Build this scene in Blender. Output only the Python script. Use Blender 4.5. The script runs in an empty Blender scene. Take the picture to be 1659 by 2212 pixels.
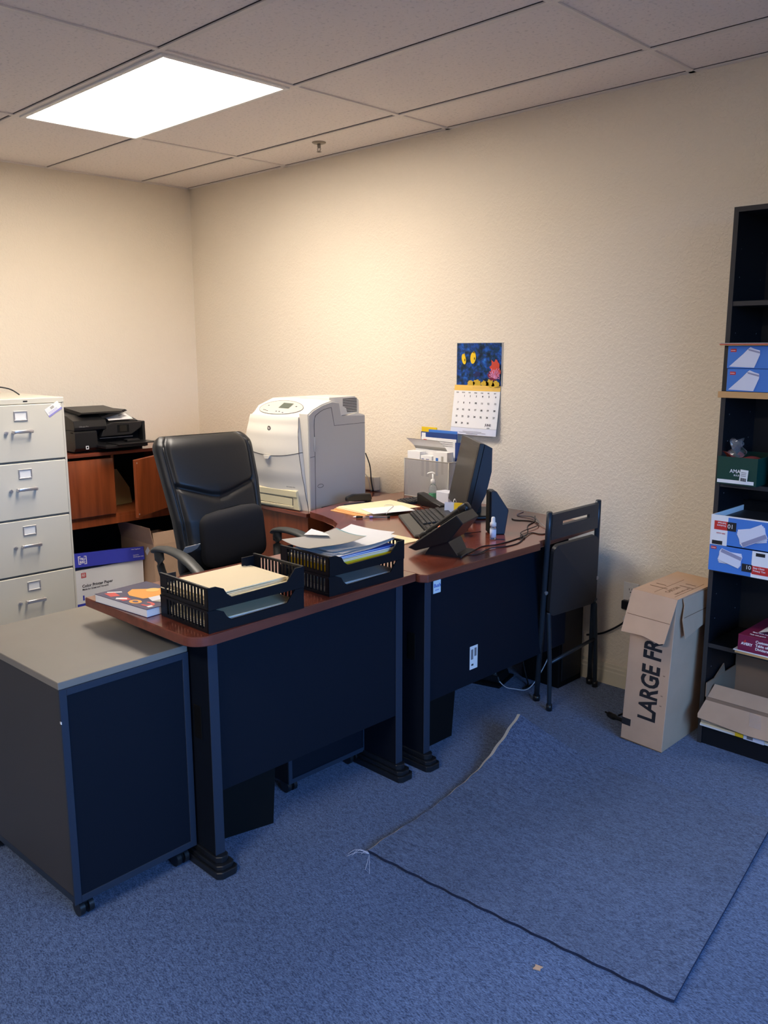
import bpy, bmesh, math, random
from mathutils import Matrix, Vector
random.seed(7)
PI = math.pi
SC = bpy.context.scene
C = SC.collection

# ---------------------------------------------------------------- camera
cd = bpy.data.cameras.new('camera'); cam = bpy.data.objects.new('camera', cd); C.objects.link(cam)
Rr = ((0.7122564, 0.7019171, -0.0017636), (-0.1294172, 0.1337922, 0.9825227), (0.6898855, -0.6995799, 0.1861345))
Mc = Matrix((Rr[0], Rr[1], Rr[2])).transposed().to_4x4()
Mc.translation = Vector((5.09352, -3.34623, 1.49425))
cam.matrix_world = Mc
cd.sensor_fit = 'VERTICAL'; cd.sensor_height = 24.0; cd.lens = 1857.685 / 2212 * 24.0
cd.clip_start = 0.02
SC.camera = cam

# ---------------------------------------------------------------- world, light, exposure
SC.view_settings.view_transform = 'Standard'; SC.view_settings.look = 'None'
SC.view_settings.gamma = 1; SC.view_settings.use_curve_mapping = False
SC.view_settings.exposure = 0.18
W = bpy.data.worlds.new('world'); SC.world = W; W.use_nodes = True
bg = W.node_tree.nodes['Background']
SKY = (0.17, 0.44, 1.0); GROUND = (0.34, 0.33, 0.30); SKY_STR = 12.0
_n = W.node_tree.nodes; _l = W.node_tree.links
_tc = _n.new('ShaderNodeTexCoord'); _sx = _n.new('ShaderNodeSeparateXYZ'); _rp = _n.new('ShaderNodeValToRGB')
_l.new(_tc.outputs['Generated'], _sx.inputs[0]); _l.new(_sx.outputs[2], _rp.inputs[0]); _l.new(_rp.outputs[0], bg.inputs[0])
_rp.color_ramp.elements[0].position = .0; _rp.color_ramp.elements[0].color = (*[c*.20 for c in GROUND], 1)
_rp.color_ramp.elements[1].position = .03; _rp.color_ramp.elements[1].color = (*SKY, 1)
bg.inputs[1].default_value = SKY_STR
LAMP_COL = (1.0, 0.895, 0.775); LAMP_STR = 26.0
# portal in the window opening of the right wall
pl = bpy.data.lights.new('window_portal', 'AREA'); pl.shape = 'RECTANGLE'; pl.size = 2.4; pl.size_y = 1.5
po = bpy.data.objects.new('window_portal', pl); C.objects.link(po)
po.location = (6.75, -2.3, 1.45); po.rotation_euler = (0, PI/2, 0)
pl.size = 1.5; pl.size_y = 2.4
pl.cycles.is_portal = True

# ---------------------------------------------------------------- materials
def s2l(c):
    return tuple(((x/255)/12.92 if x/255 <= .04045 else ((x/255+.055)/1.055)**2.4) for x in c)
def mat(name, rgb, rough=.5, metal=0.0, spec=.5, bump=None, noise=None, coat=0, trans=0, emit=None, alpha=1, ior=1.45, sheen=0):
    """rgb in sRGB 0-255; bump=(scale, strength, distance); noise=(scale, amount[, stretch xyz])"""
    m = bpy.data.materials.new(name); m.use_nodes = True
    nt = m.node_tree; b = nt.nodes['Principled BSDF']
    col = s2l(rgb)
    b.inputs['Base Color'].default_value = (*col, 1)
    b.inputs['Roughness'].default_value = rough
    b.inputs['Metallic'].default_value = metal
    b.inputs['Specular IOR Level'].default_value = spec
    b.inputs['Coat Weight'].default_value = coat
    b.inputs['Transmission Weight'].default_value = trans
    b.inputs['IOR'].default_value = ior
    b.inputs['Alpha'].default_value = alpha
    b.inputs['Sheen Weight'].default_value = sheen
    if emit:
        b.inputs['Emission Color'].default_value = (*emit[0], 1); b.inputs['Emission Strength'].default_value = emit[1]
    tc = nt.nodes.new('ShaderNodeTexCoord')
    if noise:
        mp = nt.nodes.new('ShaderNodeMapping'); nt.links.new(tc.outputs['Object'], mp.inputs[0])
        if len(noise) > 2: mp.inputs['Scale'].default_value = noise[2]
        n = nt.nodes.new('ShaderNodeTexNoise'); n.inputs['Scale'].default_value = noise[0]; n.inputs['Detail'].default_value = 5
        nt.links.new(mp.outputs[0], n.inputs['Vector'])
        r = nt.nodes.new('ShaderNodeMapRange'); r.inputs['From Min'].default_value = .3; r.inputs['From Max'].default_value = .7
        r.inputs['To Min'].default_value = 1-noise[1]; r.inputs['To Max'].default_value = 1+noise[1]
        nt.links.new(n.outputs[0], r.inputs[0])
        v = nt.nodes.new('ShaderNodeVectorMath'); v.operation = 'SCALE'; v.inputs[0].default_value = col
        nt.links.new(r.outputs[0], v.inputs['Scale']); nt.links.new(v.outputs[0], b.inputs['Base Color'])
    if bump:
        n = nt.nodes.new('ShaderNodeTexNoise'); n.inputs['Scale'].default_value = bump[0]; n.inputs['Detail'].default_value = 4
        nt.links.new(tc.outputs['Object'], n.inputs['Vector'])
        bp = nt.nodes.new('ShaderNodeBump'); bp.inputs['Strength'].default_value = bump[1]; bp.inputs['Distance'].default_value = bump[2]
        nt.links.new(n.outputs[0], bp.inputs['Height']); nt.links.new(bp.outputs[0], b.inputs['Normal'])
    return m

def wall_mat():
    m = mat('wall_paint', (232, 220, 200), .75, spec=.3)
    nt = m.node_tree; b = nt.nodes['Principled BSDF']
    tc = nt.nodes.new('ShaderNodeTexCoord')
    n1 = nt.nodes.new('ShaderNodeTexNoise'); n1.inputs['Scale'].default_value = 75; n1.inputs['Detail'].default_value = 3; n1.inputs['Distortion'].default_value = .6
    n2 = nt.nodes.new('ShaderNodeTexNoise'); n2.inputs['Scale'].default_value = 3; n2.inputs['Detail'].default_value = 2
    nt.links.new(tc.outputs['Object'], n1.inputs['Vector']); nt.links.new(tc.outputs['Object'], n2.inputs['Vector'])
    r = nt.nodes.new('ShaderNodeMapRange'); r.inputs['From Min'].default_value = .45; r.inputs['From Max'].default_value = .62; nt.links.new(n1.outputs[0], r.inputs[0])
    bp = nt.nodes.new('ShaderNodeBump'); bp.inputs['Strength'].default_value = .42; bp.inputs['Distance'].default_value = .0024
    nt.links.new(r.outputs[0], bp.inputs['Height']); nt.links.new(bp.outputs[0], b.inputs['Normal'])
    return m

def carpet_mat(name, c1, c2, ang, stretch=2.2, patch=.12):
    m = mat(name, c1, .95, spec=.1, sheen=.2)
    nt = m.node_tree; b = nt.nodes['Principled BSDF']
    tc = nt.nodes.new('ShaderNodeTexCoord')
    mp = nt.nodes.new('ShaderNodeMapping'); mp.inputs['Rotation'].default_value = (0, 0, ang); mp.inputs['Scale'].default_value = (1, stretch, 1)
    nt.links.new(tc.outputs['Object'], mp.inputs[0])
    n = nt.nodes.new('ShaderNodeTexNoise'); n.inputs['Scale'].default_value = 130; n.inputs['Detail'].default_value = 3; n.inputs['Roughness'].default_value = .7
    nt.links.new(mp.outputs[0], n.inputs['Vector'])
    n3 = nt.nodes.new('ShaderNodeTexNoise'); n3.inputs['Scale'].default_value = 40; n3.inputs['Detail'].default_value = 2
    nt.links.new(mp.outputs[0], n3.inputs['Vector'])
    ad = nt.nodes.new('ShaderNodeMath'); ad.operation = 'MULTIPLY_ADD'; ad.inputs[1].default_value = .35
    nt.links.new(n3.outputs[0], ad.inputs[0]); nt.links.new(n.outputs[0], ad.inputs[2])
    r = nt.nodes.new('ShaderNodeValToRGB'); r.color_ramp.elements[0].position = .52; r.color_ramp.elements[1].position = .86
    r.color_ramp.elements[0].color = (*s2l(c1), 1); r.color_ramp.elements[1].color = (*s2l(c2), 1)
    nt.links.new(ad.outputs[0], r.inputs[0])
    n2 = nt.nodes.new('ShaderNodeTexNoise'); n2.inputs['Scale'].default_value = 2.2; n2.inputs['Detail'].default_value = 3
    nt.links.new(tc.outputs['Object'], n2.inputs['Vector'])
    rr = nt.nodes.new('ShaderNodeMapRange'); rr.inputs['From Min'].default_value = .3; rr.inputs['From Max'].default_value = .7; rr.inputs['To Min'].default_value = 1-patch; rr.inputs['To Max'].default_value = 1+patch
    nt.links.new(n2.outputs[0], rr.inputs[0])
    v = nt.nodes.new('ShaderNodeVectorMath'); v.operation = 'SCALE'
    nt.links.new(r.outputs[0], v.inputs[0]); nt.links.new(rr.outputs[0], v.inputs['Scale']); nt.links.new(v.outputs[0], b.inputs['Base Color'])
    bp = nt.nodes.new('ShaderNodeBump'); bp.inputs['Strength'].default_value = .7; bp.inputs['Distance'].default_value = .004
    nt.links.new(n.outputs[0], bp.inputs['Height']); nt.links.new(bp.outputs[0], b.inputs['Normal'])
    return m

def wood_mat(name, c1, c2, axis, rough=.3, coat=.3):
    m = mat(name, c1, rough, coat=coat)
    m.node_tree.nodes['Principled BSDF'].inputs['Coat Roughness'].default_value = .12
    nt = m.node_tree; b = nt.nodes['Principled BSDF']
    tc = nt.nodes.new('ShaderNodeTexCoord'); mp = nt.nodes.new('ShaderNodeMapping')
    sc = [14, 14, 14]; sc[axis] = 1.2; mp.inputs['Scale'].default_value = sc
    nt.links.new(tc.outputs['Object'], mp.inputs[0])
    n = nt.nodes.new('ShaderNodeTexNoise'); n.inputs['Scale'].default_value = 1.6; n.inputs['Detail'].default_value = 6; n.inputs['Distortion'].default_value = .6
    nt.links.new(mp.outputs[0], n.inputs['Vector'])
    r = nt.nodes.new('ShaderNodeValToRGB'); r.color_ramp.elements[0].position = .3; r.color_ramp.elements[1].position = .72
    r.color_ramp.elements[0].color = (*s2l(c1), 1); r.color_ramp.elements[1].color = (*s2l(c2), 1)
    nt.links.new(n.outputs[0], r.inputs[0]); nt.links.new(r.outputs[0], b.inputs['Base Color'])
    return m

def tile_mat():
    m = mat('ceiling_tile', (238, 229, 222), .9, spec=.1)
    nt = m.node_tree; b = nt.nodes['Principled BSDF']
    tc = nt.nodes.new('ShaderNodeTexCoord')
    n = nt.nodes.new('ShaderNodeTexNoise'); n.inputs['Scale'].default_value = 75; n.inputs['Detail'].default_value = 4; nt.links.new(tc.outputs['Object'], n.inputs['Vector'])
    r = nt.nodes.new('ShaderNodeMapRange'); r.inputs['From Min'].default_value = .3; r.inputs['From Max'].default_value = .44; r.inputs['To Min'].default_value = .80; r.inputs['To Max'].default_value = 1
    nt.links.new(n.outputs[0], r.inputs[0])
    v = nt.nodes.new('ShaderNodeVectorMath'); v.operation = 'SCALE'; v.inputs[0].default_value = s2l((238, 229, 222))
    nt.links.new(r.outputs[0], v.inputs['Scale']); nt.links.new(v.outputs[0], b.inputs['Base Color'])
    bp = nt.nodes.new('ShaderNodeBump'); bp.inputs['Strength'].default_value = .35; bp.inputs['Distance'].default_value = .002
    nt.links.new(n.outputs[0], bp.inputs['Height']); nt.links.new(bp.outputs[0], b.inputs['Normal'])
    return m

def mesh_screen_mat():
    m = mat('wire_mesh', (190, 186, 184), .45, metal=.2)
    nt = m.node_tree; b = nt.nodes['Principled BSDF']
    tc = nt.nodes.new('ShaderNodeTexCoord'); sx = nt.nodes.new('ShaderNodeSeparateXYZ'); nt.links.new(tc.outputs['Object'], sx.inputs[0])
    def M2(op, a, bb):
        x = nt.nodes.new('ShaderNodeMath'); x.operation = op
        for i, q in enumerate((a, bb)):
            if q is None: continue
            if isinstance(q, (int, float)): x.inputs[i].default_value = q
            else: nt.links.new(q, x.inputs[i])
        return x.outputs[0]
    s = M2('ADD', sx.outputs[0], sx.outputs[1])
    d1 = M2('SINE', M2('MULTIPLY', M2('ADD', s, sx.outputs[2]), 1400), None)
    d2 = M2('SINE', M2('MULTIPLY', M2('SUBTRACT', s, sx.outputs[2]), 1400), None)
    hole = M2('GREATER_THAN', M2('ADD', d1, d2), .70)
    al = M2('SUBTRACT', 1.0, hole)
    nt.links.new(al, b.inputs['Alpha'])
    return m

def reef_mat():
    m = mat('reef_photo', (10, 50, 110), .35)
    nt = m.node_tree; b = nt.nodes['Principled BSDF']
    tc = nt.nodes.new('ShaderNodeTexCoord')
    n = nt.nodes.new('ShaderNodeTexNoise'); n.inputs['Scale'].default_value = 34; n.inputs['Detail'].default_value = 9; n.inputs['Roughness'].default_value = .65
    nt.links.new(tc.outputs['Object'], n.inputs['Vector'])
    r = nt.nodes.new('ShaderNodeValToRGB'); cr = r.color_ramp
    cr.elements[0].position = .38; cr.elements[0].color = (*s2l((18, 26, 48)), 1)
    cr.elements[1].position = .78; cr.elements[1].color = (*s2l((90, 170, 225)), 1)
    for p, c in ((.46, (12, 54, 80)), (.53, (20, 58, 128)), (.62, (26, 92, 180))):
        e = cr.elements.new(p); e.color = (*s2l(c), 1)
    nt.links.new(n.outputs[0], r.inputs[0]); nt.links.new(r.outputs[0], b.inputs['Base Color'])
    return m

M_wall = wall_mat(); M_tile = tile_mat()
M_carpet = carpet_mat('blue_carpet', (35, 54, 88), (108, 131, 172), .5)
M_matc = carpet_mat('carpet_offcut', (38, 54, 86), (104, 124, 160), -1.0, 2.5, .1)
M_back = mat('carpet_backing', (214, 212, 200), .9)
M_tbar = mat('tbar', (228, 220, 212), .55); M_gap = mat('gap_dark', (60, 54, 50), .9)
M_white = mat('white_plastic', (235, 232, 226), .4); M_base = mat('baseboard_paint', (216, 207, 186), .5)
M_putty = mat('putty_metal', (208, 204, 190), .45, bump=(400, .05, .0005)); M_chrome = mat('chrome', (212, 208, 208), .28, metal=.75)
M_wood = wood_mat('desk_laminate', (92, 42, 30), (142, 70, 48), 1, .22, .5)
M_woodx = wood_mat('desk_laminate_x', (92, 42, 30), (142, 70, 48), 0, .22, .5)
M_edge = wood_mat('desk_edge', (98, 50, 38), (124, 66, 50), 1, .35, .2)
M_door = wood_mat('cabinet_wood', (112, 52, 26), (150, 76, 40), 2, .35, .15)
M_dark = mat('dark_panel', (11, 18, 30), .65, spec=.22, bump=(300, .08, .0006)); M_stripe = mat('dark_edge_strip', (36, 46, 62), .5)
M_foot = mat('foot_plastic', (26, 28, 32), .35); M_black = mat('black_plastic', (22, 22, 24), .38); M_blackm = mat('black_matte', (11, 11, 12), .75, spec=.2)
M_grey_top = mat('grey_laminate', (128, 122, 113), .42, noise=(8, .04)); M_charcoal = mat('charcoal_side', (60, 58, 59), .55, bump=(300, .08, .0006))
M_leather = mat('black_leather', (31, 31, 32), .42, bump=(260, .25, .001)); M_fabric = mat('black_fabric', (26, 26, 30), .9, bump=(500, .5, .001))
M_arm = mat('arm_plastic', (62, 64, 64), .45)
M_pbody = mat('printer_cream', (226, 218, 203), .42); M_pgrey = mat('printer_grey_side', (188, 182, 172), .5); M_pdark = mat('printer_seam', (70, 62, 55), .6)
M_pyel = mat('aged_yellow_plastic', (214, 202, 164), .45); M_lcd = mat('lcd', (92, 98, 88), .25)
M_cream = mat('manila', (246, 226, 184), .7); M_cream2 = mat('manila_orange', (236, 176, 116), .7); M_paper = mat('paper_white', (240, 238, 236), .7); M_paper2 = mat('paper_grey', (176, 172, 164), .7)
M_yellow = mat('yellow_paper', (240, 200, 30), .6); M_teal = mat('teal_glossy', (86, 150, 160), .3); M_bluep = mat('blue_print', (70, 96, 180), .5)
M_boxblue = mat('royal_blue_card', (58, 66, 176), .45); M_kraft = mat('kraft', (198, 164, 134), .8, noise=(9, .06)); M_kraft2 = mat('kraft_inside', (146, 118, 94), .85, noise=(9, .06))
M_kline = mat('kraft_crease', (120, 88, 58), .9); M_ink = mat('black_ink', (34, 32, 34), .7); M_red = mat('red_ink', (206, 52, 46), .5); M_gink = mat('grey_ink', (120, 116, 118), .7)
M_envblue = mat('envelope_box_blue', (74, 128, 206), .4); M_env = mat('envelope_white', (222, 224, 236), .6); M_pat = mat('security_tint', (150, 150, 176), .6)
M_green = mat('dark_green_card', (14, 62, 52), .5); M_mesh_red = mat('red_netting', (196, 84, 74), .8); M_plast = mat('clear_plastic', (235, 240, 245), .12, trans=.9, ior=1.3)
M_navyc = mat('navy_cover', (38, 44, 92), .3); M_orange = mat('orange_print', (240, 160, 40), .4); M_navyb = mat('navy_booklet', (44, 70, 130), .4)
M_screen = mat('monitor_glass', (34, 31, 26), .34, spec=.3); M_maroon = mat('maroon_card', (120, 34, 66), .4); M_tan = mat('tan_board', (206, 160, 104), .6)
M_liq = mat('green_liquid', (70, 176, 116), .2); M_bcase = mat('bookcase_black', (11, 14, 20), .5); M_bcedge = mat('bookcase_edge', (50, 48, 48), .5)
M_cord = mat('black_cord', (20, 20, 22), .5); M_wcord = mat('white_cord', (225, 225, 228), .5); M_thread = mat('pale_thread', (190, 196, 214), .8)
M_wmesh = mesh_screen_mat(); M_reef = reef_mat(); M_pink = mat('pink_coral', (226, 150, 190), .5); M_redc = mat('red_coral', (200, 70, 50), .5); M_ycoral = mat('yellow_coral', (206, 170, 50), .5)
M_caly = mat('calendar_band', (240, 196, 96), .5); M_tag = mat('tag_white', (235, 235, 232), .6); M_key = mat('key_plastic', (52, 52, 54), .5)
M_lamp = mat('lamp_diffuser', (250, 250, 250), .5, emit=(LAMP_COL, LAMP_STR)); M_glass = mat('window_glass', (255, 255, 255), 0.0, trans=1, ior=1.01)
M_lila = mat('lilac_print', (150, 144, 206), .5); M_rest = mat('palm_rest', (74, 74, 72), .5); M_tube = mat('chair_tube', (44, 52, 60), .35, metal=.3); M_cpanel = mat('chair_panel', (40, 41, 44), .5)
M_medge = mat('shaded_cut_edge', (30, 40, 66), .95)  # offcut's cut edge, colour darkened to draw the shadow line around it
M_tray = mat('tray_plastic', (11, 12, 18), .5, spec=.3)
M_dim = mat('tan_folder', (168, 146, 98), .8)  # one even tan, darker than the manila folders
M_spk = mat('speaker_navy', (34, 40, 52), .5)

# ---------------------------------------------------------------- mesh building
WM = {}
class MB:
    def __init__(s, M=None):
        s.v = []; s.f = []; s.mi = []; s.sm = []; s.mats = []; s.M = M or Matrix()
    def add(s, vs, fs, m, smooth=False, L=None):
        T = s.M @ L if L is not None else s.M
        o = len(s.v); s.v += [T @ Vector(p) for p in vs]
        if m not in s.mats: s.mats.append(m)
        k = s.mats.index(m)
        for f in fs: s.f.append([i+o for i in f]); s.mi.append(k); s.sm.append(smooth)
        return s
    def bm(s, b, m, smooth=False, L=None):
        b.verts.index_update()
        s.add([v.co.copy() for v in b.verts], [[v.index for v in f.verts] for f in b.faces], m, smooth, L); b.free(); return s
    def box(s, x0, x1, y0, y1, z0, z1, m, b=0.0, seg=1, L=None):
        vs = [(x, y, z) for z in (z0, z1) for y in (y0, y1) for x in (x0, x1)]
        fs = [(0, 2, 3, 1), (4, 5, 7, 6), (0, 1, 5, 4), (2, 6, 7, 3), (0, 4, 6, 2), (1, 3, 7, 5)]
        if b <= 0: return s.add(vs, fs, m, False, L)
        B = bmesh.new(); V = [B.verts.new(p) for p in vs]
        for f in fs: B.faces.new([V[i] for i in f])
        bmesh.ops.bevel(B, geom=B.edges[:]+B.verts[:], offset=b, segments=seg, affect='EDGES', profile=.5)
        return s.bm(B, m, seg > 1, L)
    def prism(s, poly, z0, z1, m, b=0, L=None, mtop=None):
        """poly: list of (x,y); extruded z0..z1"""
        n = len(poly)
        if b <= 0:
            vs = [(x, y, z0) for x, y in poly]+[(x, y, z1) for x, y in poly]
            s.add(vs, [[i, (i+1) % n, n+(i+1) % n, n+i] for i in range(n)]+[list(range(n))[::-1]], m, False, L)
            s.add(vs[n:], [list(range(n))], mtop or m, False, L); return s
        B = bmesh.new(); V0 = [B.verts.new((x, y, z0)) for x, y in poly]; V1 = [B.verts.new((x, y, z1)) for x, y in poly]
        for i in range(n): B.faces.new([V0[i], V0[(i+1) % n], V1[(i+1) % n], V1[i]])
        B.faces.new(V0[::-1]); B.faces.new(V1)
        bmesh.ops.bevel(B, geom=B.edges[:]+B.verts[:], offset=b, segments=1, affect='EDGES')
        return s.bm(B, m, False, L)
    def sheet(s, pts, m, L=None):
        return s.add(pts, [list(range(len(pts)))], m, False, L)
    def cyl(s, p0, p1, r0, m, r1=None, n=16, L=None, caps=True, smooth=True):
        p0 = Vector(p0); p1 = Vector(p1); r1 = r0 if r1 is None else r1
        d = (p1-p0).normalized(); a = d.orthogonal().normalized(); b = d.cross(a)
        vs = []
        for p, r in ((p0, r0), (p1, r1)):
            for i in range(n):
                t = 2*PI*i/n; vs.append(p+a*math.cos(t)*r+b*math.sin(t)*r)
        s.add(vs, [[i, (i+1) % n, n+(i+1) % n, n+i] for i in range(n)], m, smooth, L)
        if caps: s.add(vs, [list(range(n))[::-1], list(range(n, 2*n))], m, False, L)
        return s
    def lathe(s, prof, m, n=20, L=None):
        vs = []; fs = []
        for r, z in prof:
            for i in range(n): vs.append((r*math.cos(2*PI*i/n), r*math.sin(2*PI*i/n), z))
        for k in range(len(prof)-1):
            for i in range(n): fs.append([k*n+i, k*n+(i+1) % n, (k+1)*n+(i+1) % n, (k+1)*n+i])
        fs.append(list(range(n))[::-1]); fs.append([(len(prof)-1)*n+i for i in range(n)])
        return s.add(vs, fs, m, True, L)
    def tube(s, pts, r, m, n=8, sub=5, flat=1.0, L=None, up=(0, 0, 1)):
        P = [Vector(p) for p in pts]
        if sub > 1 and len(P) > 2:
            Q = []
            for i in range(len(P)-1):
                a, b_, c, d = P[max(i-1, 0)], P[i], P[i+1], P[min(i+2, len(P)-1)]
                for k in range(sub):
                    t = k/sub
                    Q.append(.5*((2*b_)+(c-a)*t+(2*a-5*b_+4*c-d)*t*t+(3*b_-a-3*c+d)*t**3))
            Q.append(P[-1]); P = Q
        up = Vector(up); vs = []; fs = []
        prev = None
        for i, p in enumerate(P):
            d = (P[min(i+1, len(P)-1)]-P[max(i-1, 0)]).normalized()
            a = up.cross(d)
            if a.length < .15: a = prev.copy() if prev else d.orthogonal()
            a = (a-d*a.dot(d)).normalized(); prev = a; b_ = d.cross(a)
            rr = r[min(int(i/(max(len(P)-1, 1))*(len(r)-1)+.5), len(r)-1)] if isinstance(r, (list, tuple)) else r
            for k in range(n):
                t = 2*PI*k/n; vs.append(p+a*math.cos(t)*rr*flat+b_*math.sin(t)*rr)
        for i in range(len(P)-1):
            for k in range(n): fs.append([i*n+k, i*n+(k+1) % n, (i+1)*n+(k+1) % n, (i+1)*n+k])
        fs.append(list(range(n))[::-1]); fs.append([(len(P)-1)*n+k for k in range(n)])
        return s.add(vs, fs, m, True, L)
    def grid(s, fn, nu, nv, m, smooth=True, L=None):
        vs = [fn(i/nu, j/nv) for j in range(nv+1) for i in range(nu+1)]
        fs = [[j*(nu+1)+i, j*(nu+1)+i+1, (j+1)*(nu+1)+i+1, (j+1)*(nu+1)+i] for j in range(nv) for i in range(nu)]
        return s.add(vs, fs, m, smooth, L)
    def text(s, body, size, m, L, bold=0.0, align='LEFT', sx=1.0, ext=.0003):
        cu = bpy.data.curves.new('t', 'FONT'); cu.body = body; cu.size = size; cu.align_x = align; cu.extrude = ext; cu.offset = bold*size
        cu.resolution_u = 3
        ob = bpy.data.objects.new('t', cu); C.objects.link(ob)
        dg = bpy.context.evaluated_depsgraph_get(); me = bpy.data.meshes.new_from_object(ob.evaluated_get(dg))
        vs = [(v.co.x*sx, v.co.y, v.co.z) for v in me.vertices]; fs = [list(p.vertices) for p in me.polygons]
        s.add(vs, fs, m, False, L)
        bpy.data.objects.remove(ob); bpy.data.curves.remove(cu); bpy.data.meshes.remove(me); return s
    def build(s, name, parent=None, label=None):
        me = bpy.data.meshes.new(name)
        I = WM[parent.name].inverted() if parent else Matrix()
        org = Matrix()
        if parent is None:
            xs = [v.x for v in s.v]; ys = [v.y for v in s.v]; zs = [v.z for v in s.v]
            org = Matrix.Translation(((min(xs)+max(xs))/2, (min(ys)+max(ys))/2, min(zs))); I = org.inverted()
        me.from_pydata([I @ v for v in s.v], [], s.f)
        for m in s.mats: me.materials.append(m)
        for p, k, sm in zip(me.polygons, s.mi, s.sm): p.material_index = k; p.use_smooth = sm
        bm_ = bmesh.new(); bm_.from_mesh(me); bmesh.ops.recalc_face_normals(bm_, faces=bm_.faces[:]); bm_.to_mesh(me); bm_.free()
        me.update()
        o = bpy.data.objects.new(name, me); C.objects.link(o)
        if parent: o.parent = parent; WM[o.name] = WM[parent.name]
        else: o.matrix_world = org; WM[o.name] = org
        if label: o['label'] = label
        return o
def thing(name, label, cat, loc, rot=0, group=None):
    o = bpy.data.objects.new(name, None); C.objects.link(o); o.empty_display_size = .05
    o.location = loc; o.rotation_euler = (0, 0, rot); o['label'] = label; o['category'] = cat
    if group: o['group'] = group
    WM[o.name] = Matrix.Translation(loc) @ Matrix.Rotation(rot, 4, 'Z'); return o
def tag(o, label, cat, group=None, kind=None):
    o['label'] = label; o['category'] = cat
    if group: o['group'] = group
    if kind: o['kind'] = kind
    return o
def struct(o): o['kind'] = 'structure'; return o
def dup(root, loc, label, group=None):
    r = root.copy(); C.objects.link(r); r.location = loc; r['label'] = label
    WM[r.name] = Matrix.Translation(loc) @ Matrix.Rotation(root.rotation_euler.z, 4, 'Z')
    if group: r['group'] = group
    for ch in list(root.children):
        c = ch.copy(); C.objects.link(c); c.parent = r
        for g in list(ch.children):
            d = g.copy(); C.objects.link(d); d.parent = c
    return r
def frame(o, ex, ey=None, ez=(0, 0, 1)):
    """matrix with origin o and axes"""
    ex = Vector(ex).normalized(); ez = Vector(ez).normalized()
    ey = Vector(ey).normalized() if ey else ez.cross(ex)
    M = Matrix((ex, ey, ez)).transposed().to_4x4(); M.translation = Vector(o); return M
def onX(x, y, z):  # text plane on a face looking toward +X: reads along +Y, up Z
    return frame((x, y, z), (0, 1, 0), (0, 0, 1), (1, 0, 0))
def onY(x, y, z):  # face looking toward -Y: reads along +X
    return frame((x, y, z), (1, 0, 0), (0, 0, 1), (0, -1, 0))
def rotz(loc, a): return Matrix.Translation(loc) @ Matrix.Rotation(a, 4, 'Z')

# ---------------------------------------------------------------- the room
H = 2.527; XR = 6.7; YF = -6.2
struct(MB().box(-.1, XR+.1, YF-.1, .1, -.1, 0, M_carpet).build('floor'))
struct(MB().box(-.1, XR+.1, YF-.1, .1, H+.006, H+.06, M_tile).build('ceiling'))
struct(MB().box(-.1, XR+.1, 0, .1, 0, H+.006, M_wall).build('wall_back'))
struct(MB().box(-.1, 0, YF, 0, 0, H+.006, M_wall).build('wall_left'))
struct(MB().box(-.1, XR+.1, YF-.1, YF, 0, H+.006, M_wall).build('wall_front'))
w = MB(); wy0, wy1, wz0, wz1 = -3.5, -1.1, .7, 2.2
w.box(XR, XR+.1, YF, wy0, 0, H+.006, M_wall); w.box(XR, XR+.1, wy1, 0, 0, H+.006, M_wall)
w.box(XR, XR+.1, wy0, wy1, 0, wz0, M_wall); w.box(XR, XR+.1, wy0, wy1, wz1, H+.006, M_wall)
struct(w.build('wall_right'))
w = MB()
for a, b_, c, d in ((wy0, wy1, wz0, wz0+.05), (wy0, wy1, wz1-.05, wz1), (wy0, wy0+.05, wz0+.05, wz1-.05), (wy1-.05, wy1, wz0+.05, wz1-.05), ((wy0+wy1)/2-.025, (wy0+wy1)/2+.025, wz0+.05, wz1-.05)):
    w.box(XR+.02, XR+.08, a, b_, c, d, M_white)
struct(w.build('window_1'))
# ceiling T-bars with the shadow gap beside them
w = MB(); gx = [1.0155+1.22*k for k in range(5)]; gy = [-.347-.61*k for k in range(10)]
for x in gx:
    w.box(x-.012, x+.012, YF, 0, H, H+.0055, M_tbar); w.box(x-.0165, x-.012, YF, 0, H+.0045, H+.0058, M_gap)
for y in gy:
    w.box(0, XR, y-.012, y+.012, H-.0005, H+.0055, M_tbar); w.box(0, XR, y-.0165, y-.012, H+.0045, H+.0058, M_gap)
w.box(0, XR, -.022, 0, H, H+.0055, M_tbar); w.box(0, XR, -.026, -.022, H+.0045, H+.0058, M_gap); w.box(0, .022, YF, 0, H, H+.0055, M_tbar)
struct(w.build('trim_1'))
def baseboard(name, horiz, a0, a1):
    w = MB(); prof = [(0, 0), (.014, 0), (.014, .06), (.011, .066), (.011, .078), (.006, .084), (.004, .095), (0, .095)]
    n = len(prof)
    vs = [((a, -d, z) if horiz else (d, a, z)) for a in (a0, a1) for d, z in prof]
    w.add(vs, [[i, (i+1) % n, n+(i+1) % n, n+i] for i in range(n)]+[list(range(n)), list(range(n, 2*n))], M_base)
    return struct(w.build(name))
baseboard('baseboard_back', True, .014, XR); baseboard('baseboard_left', False, YF, 0)

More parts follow.
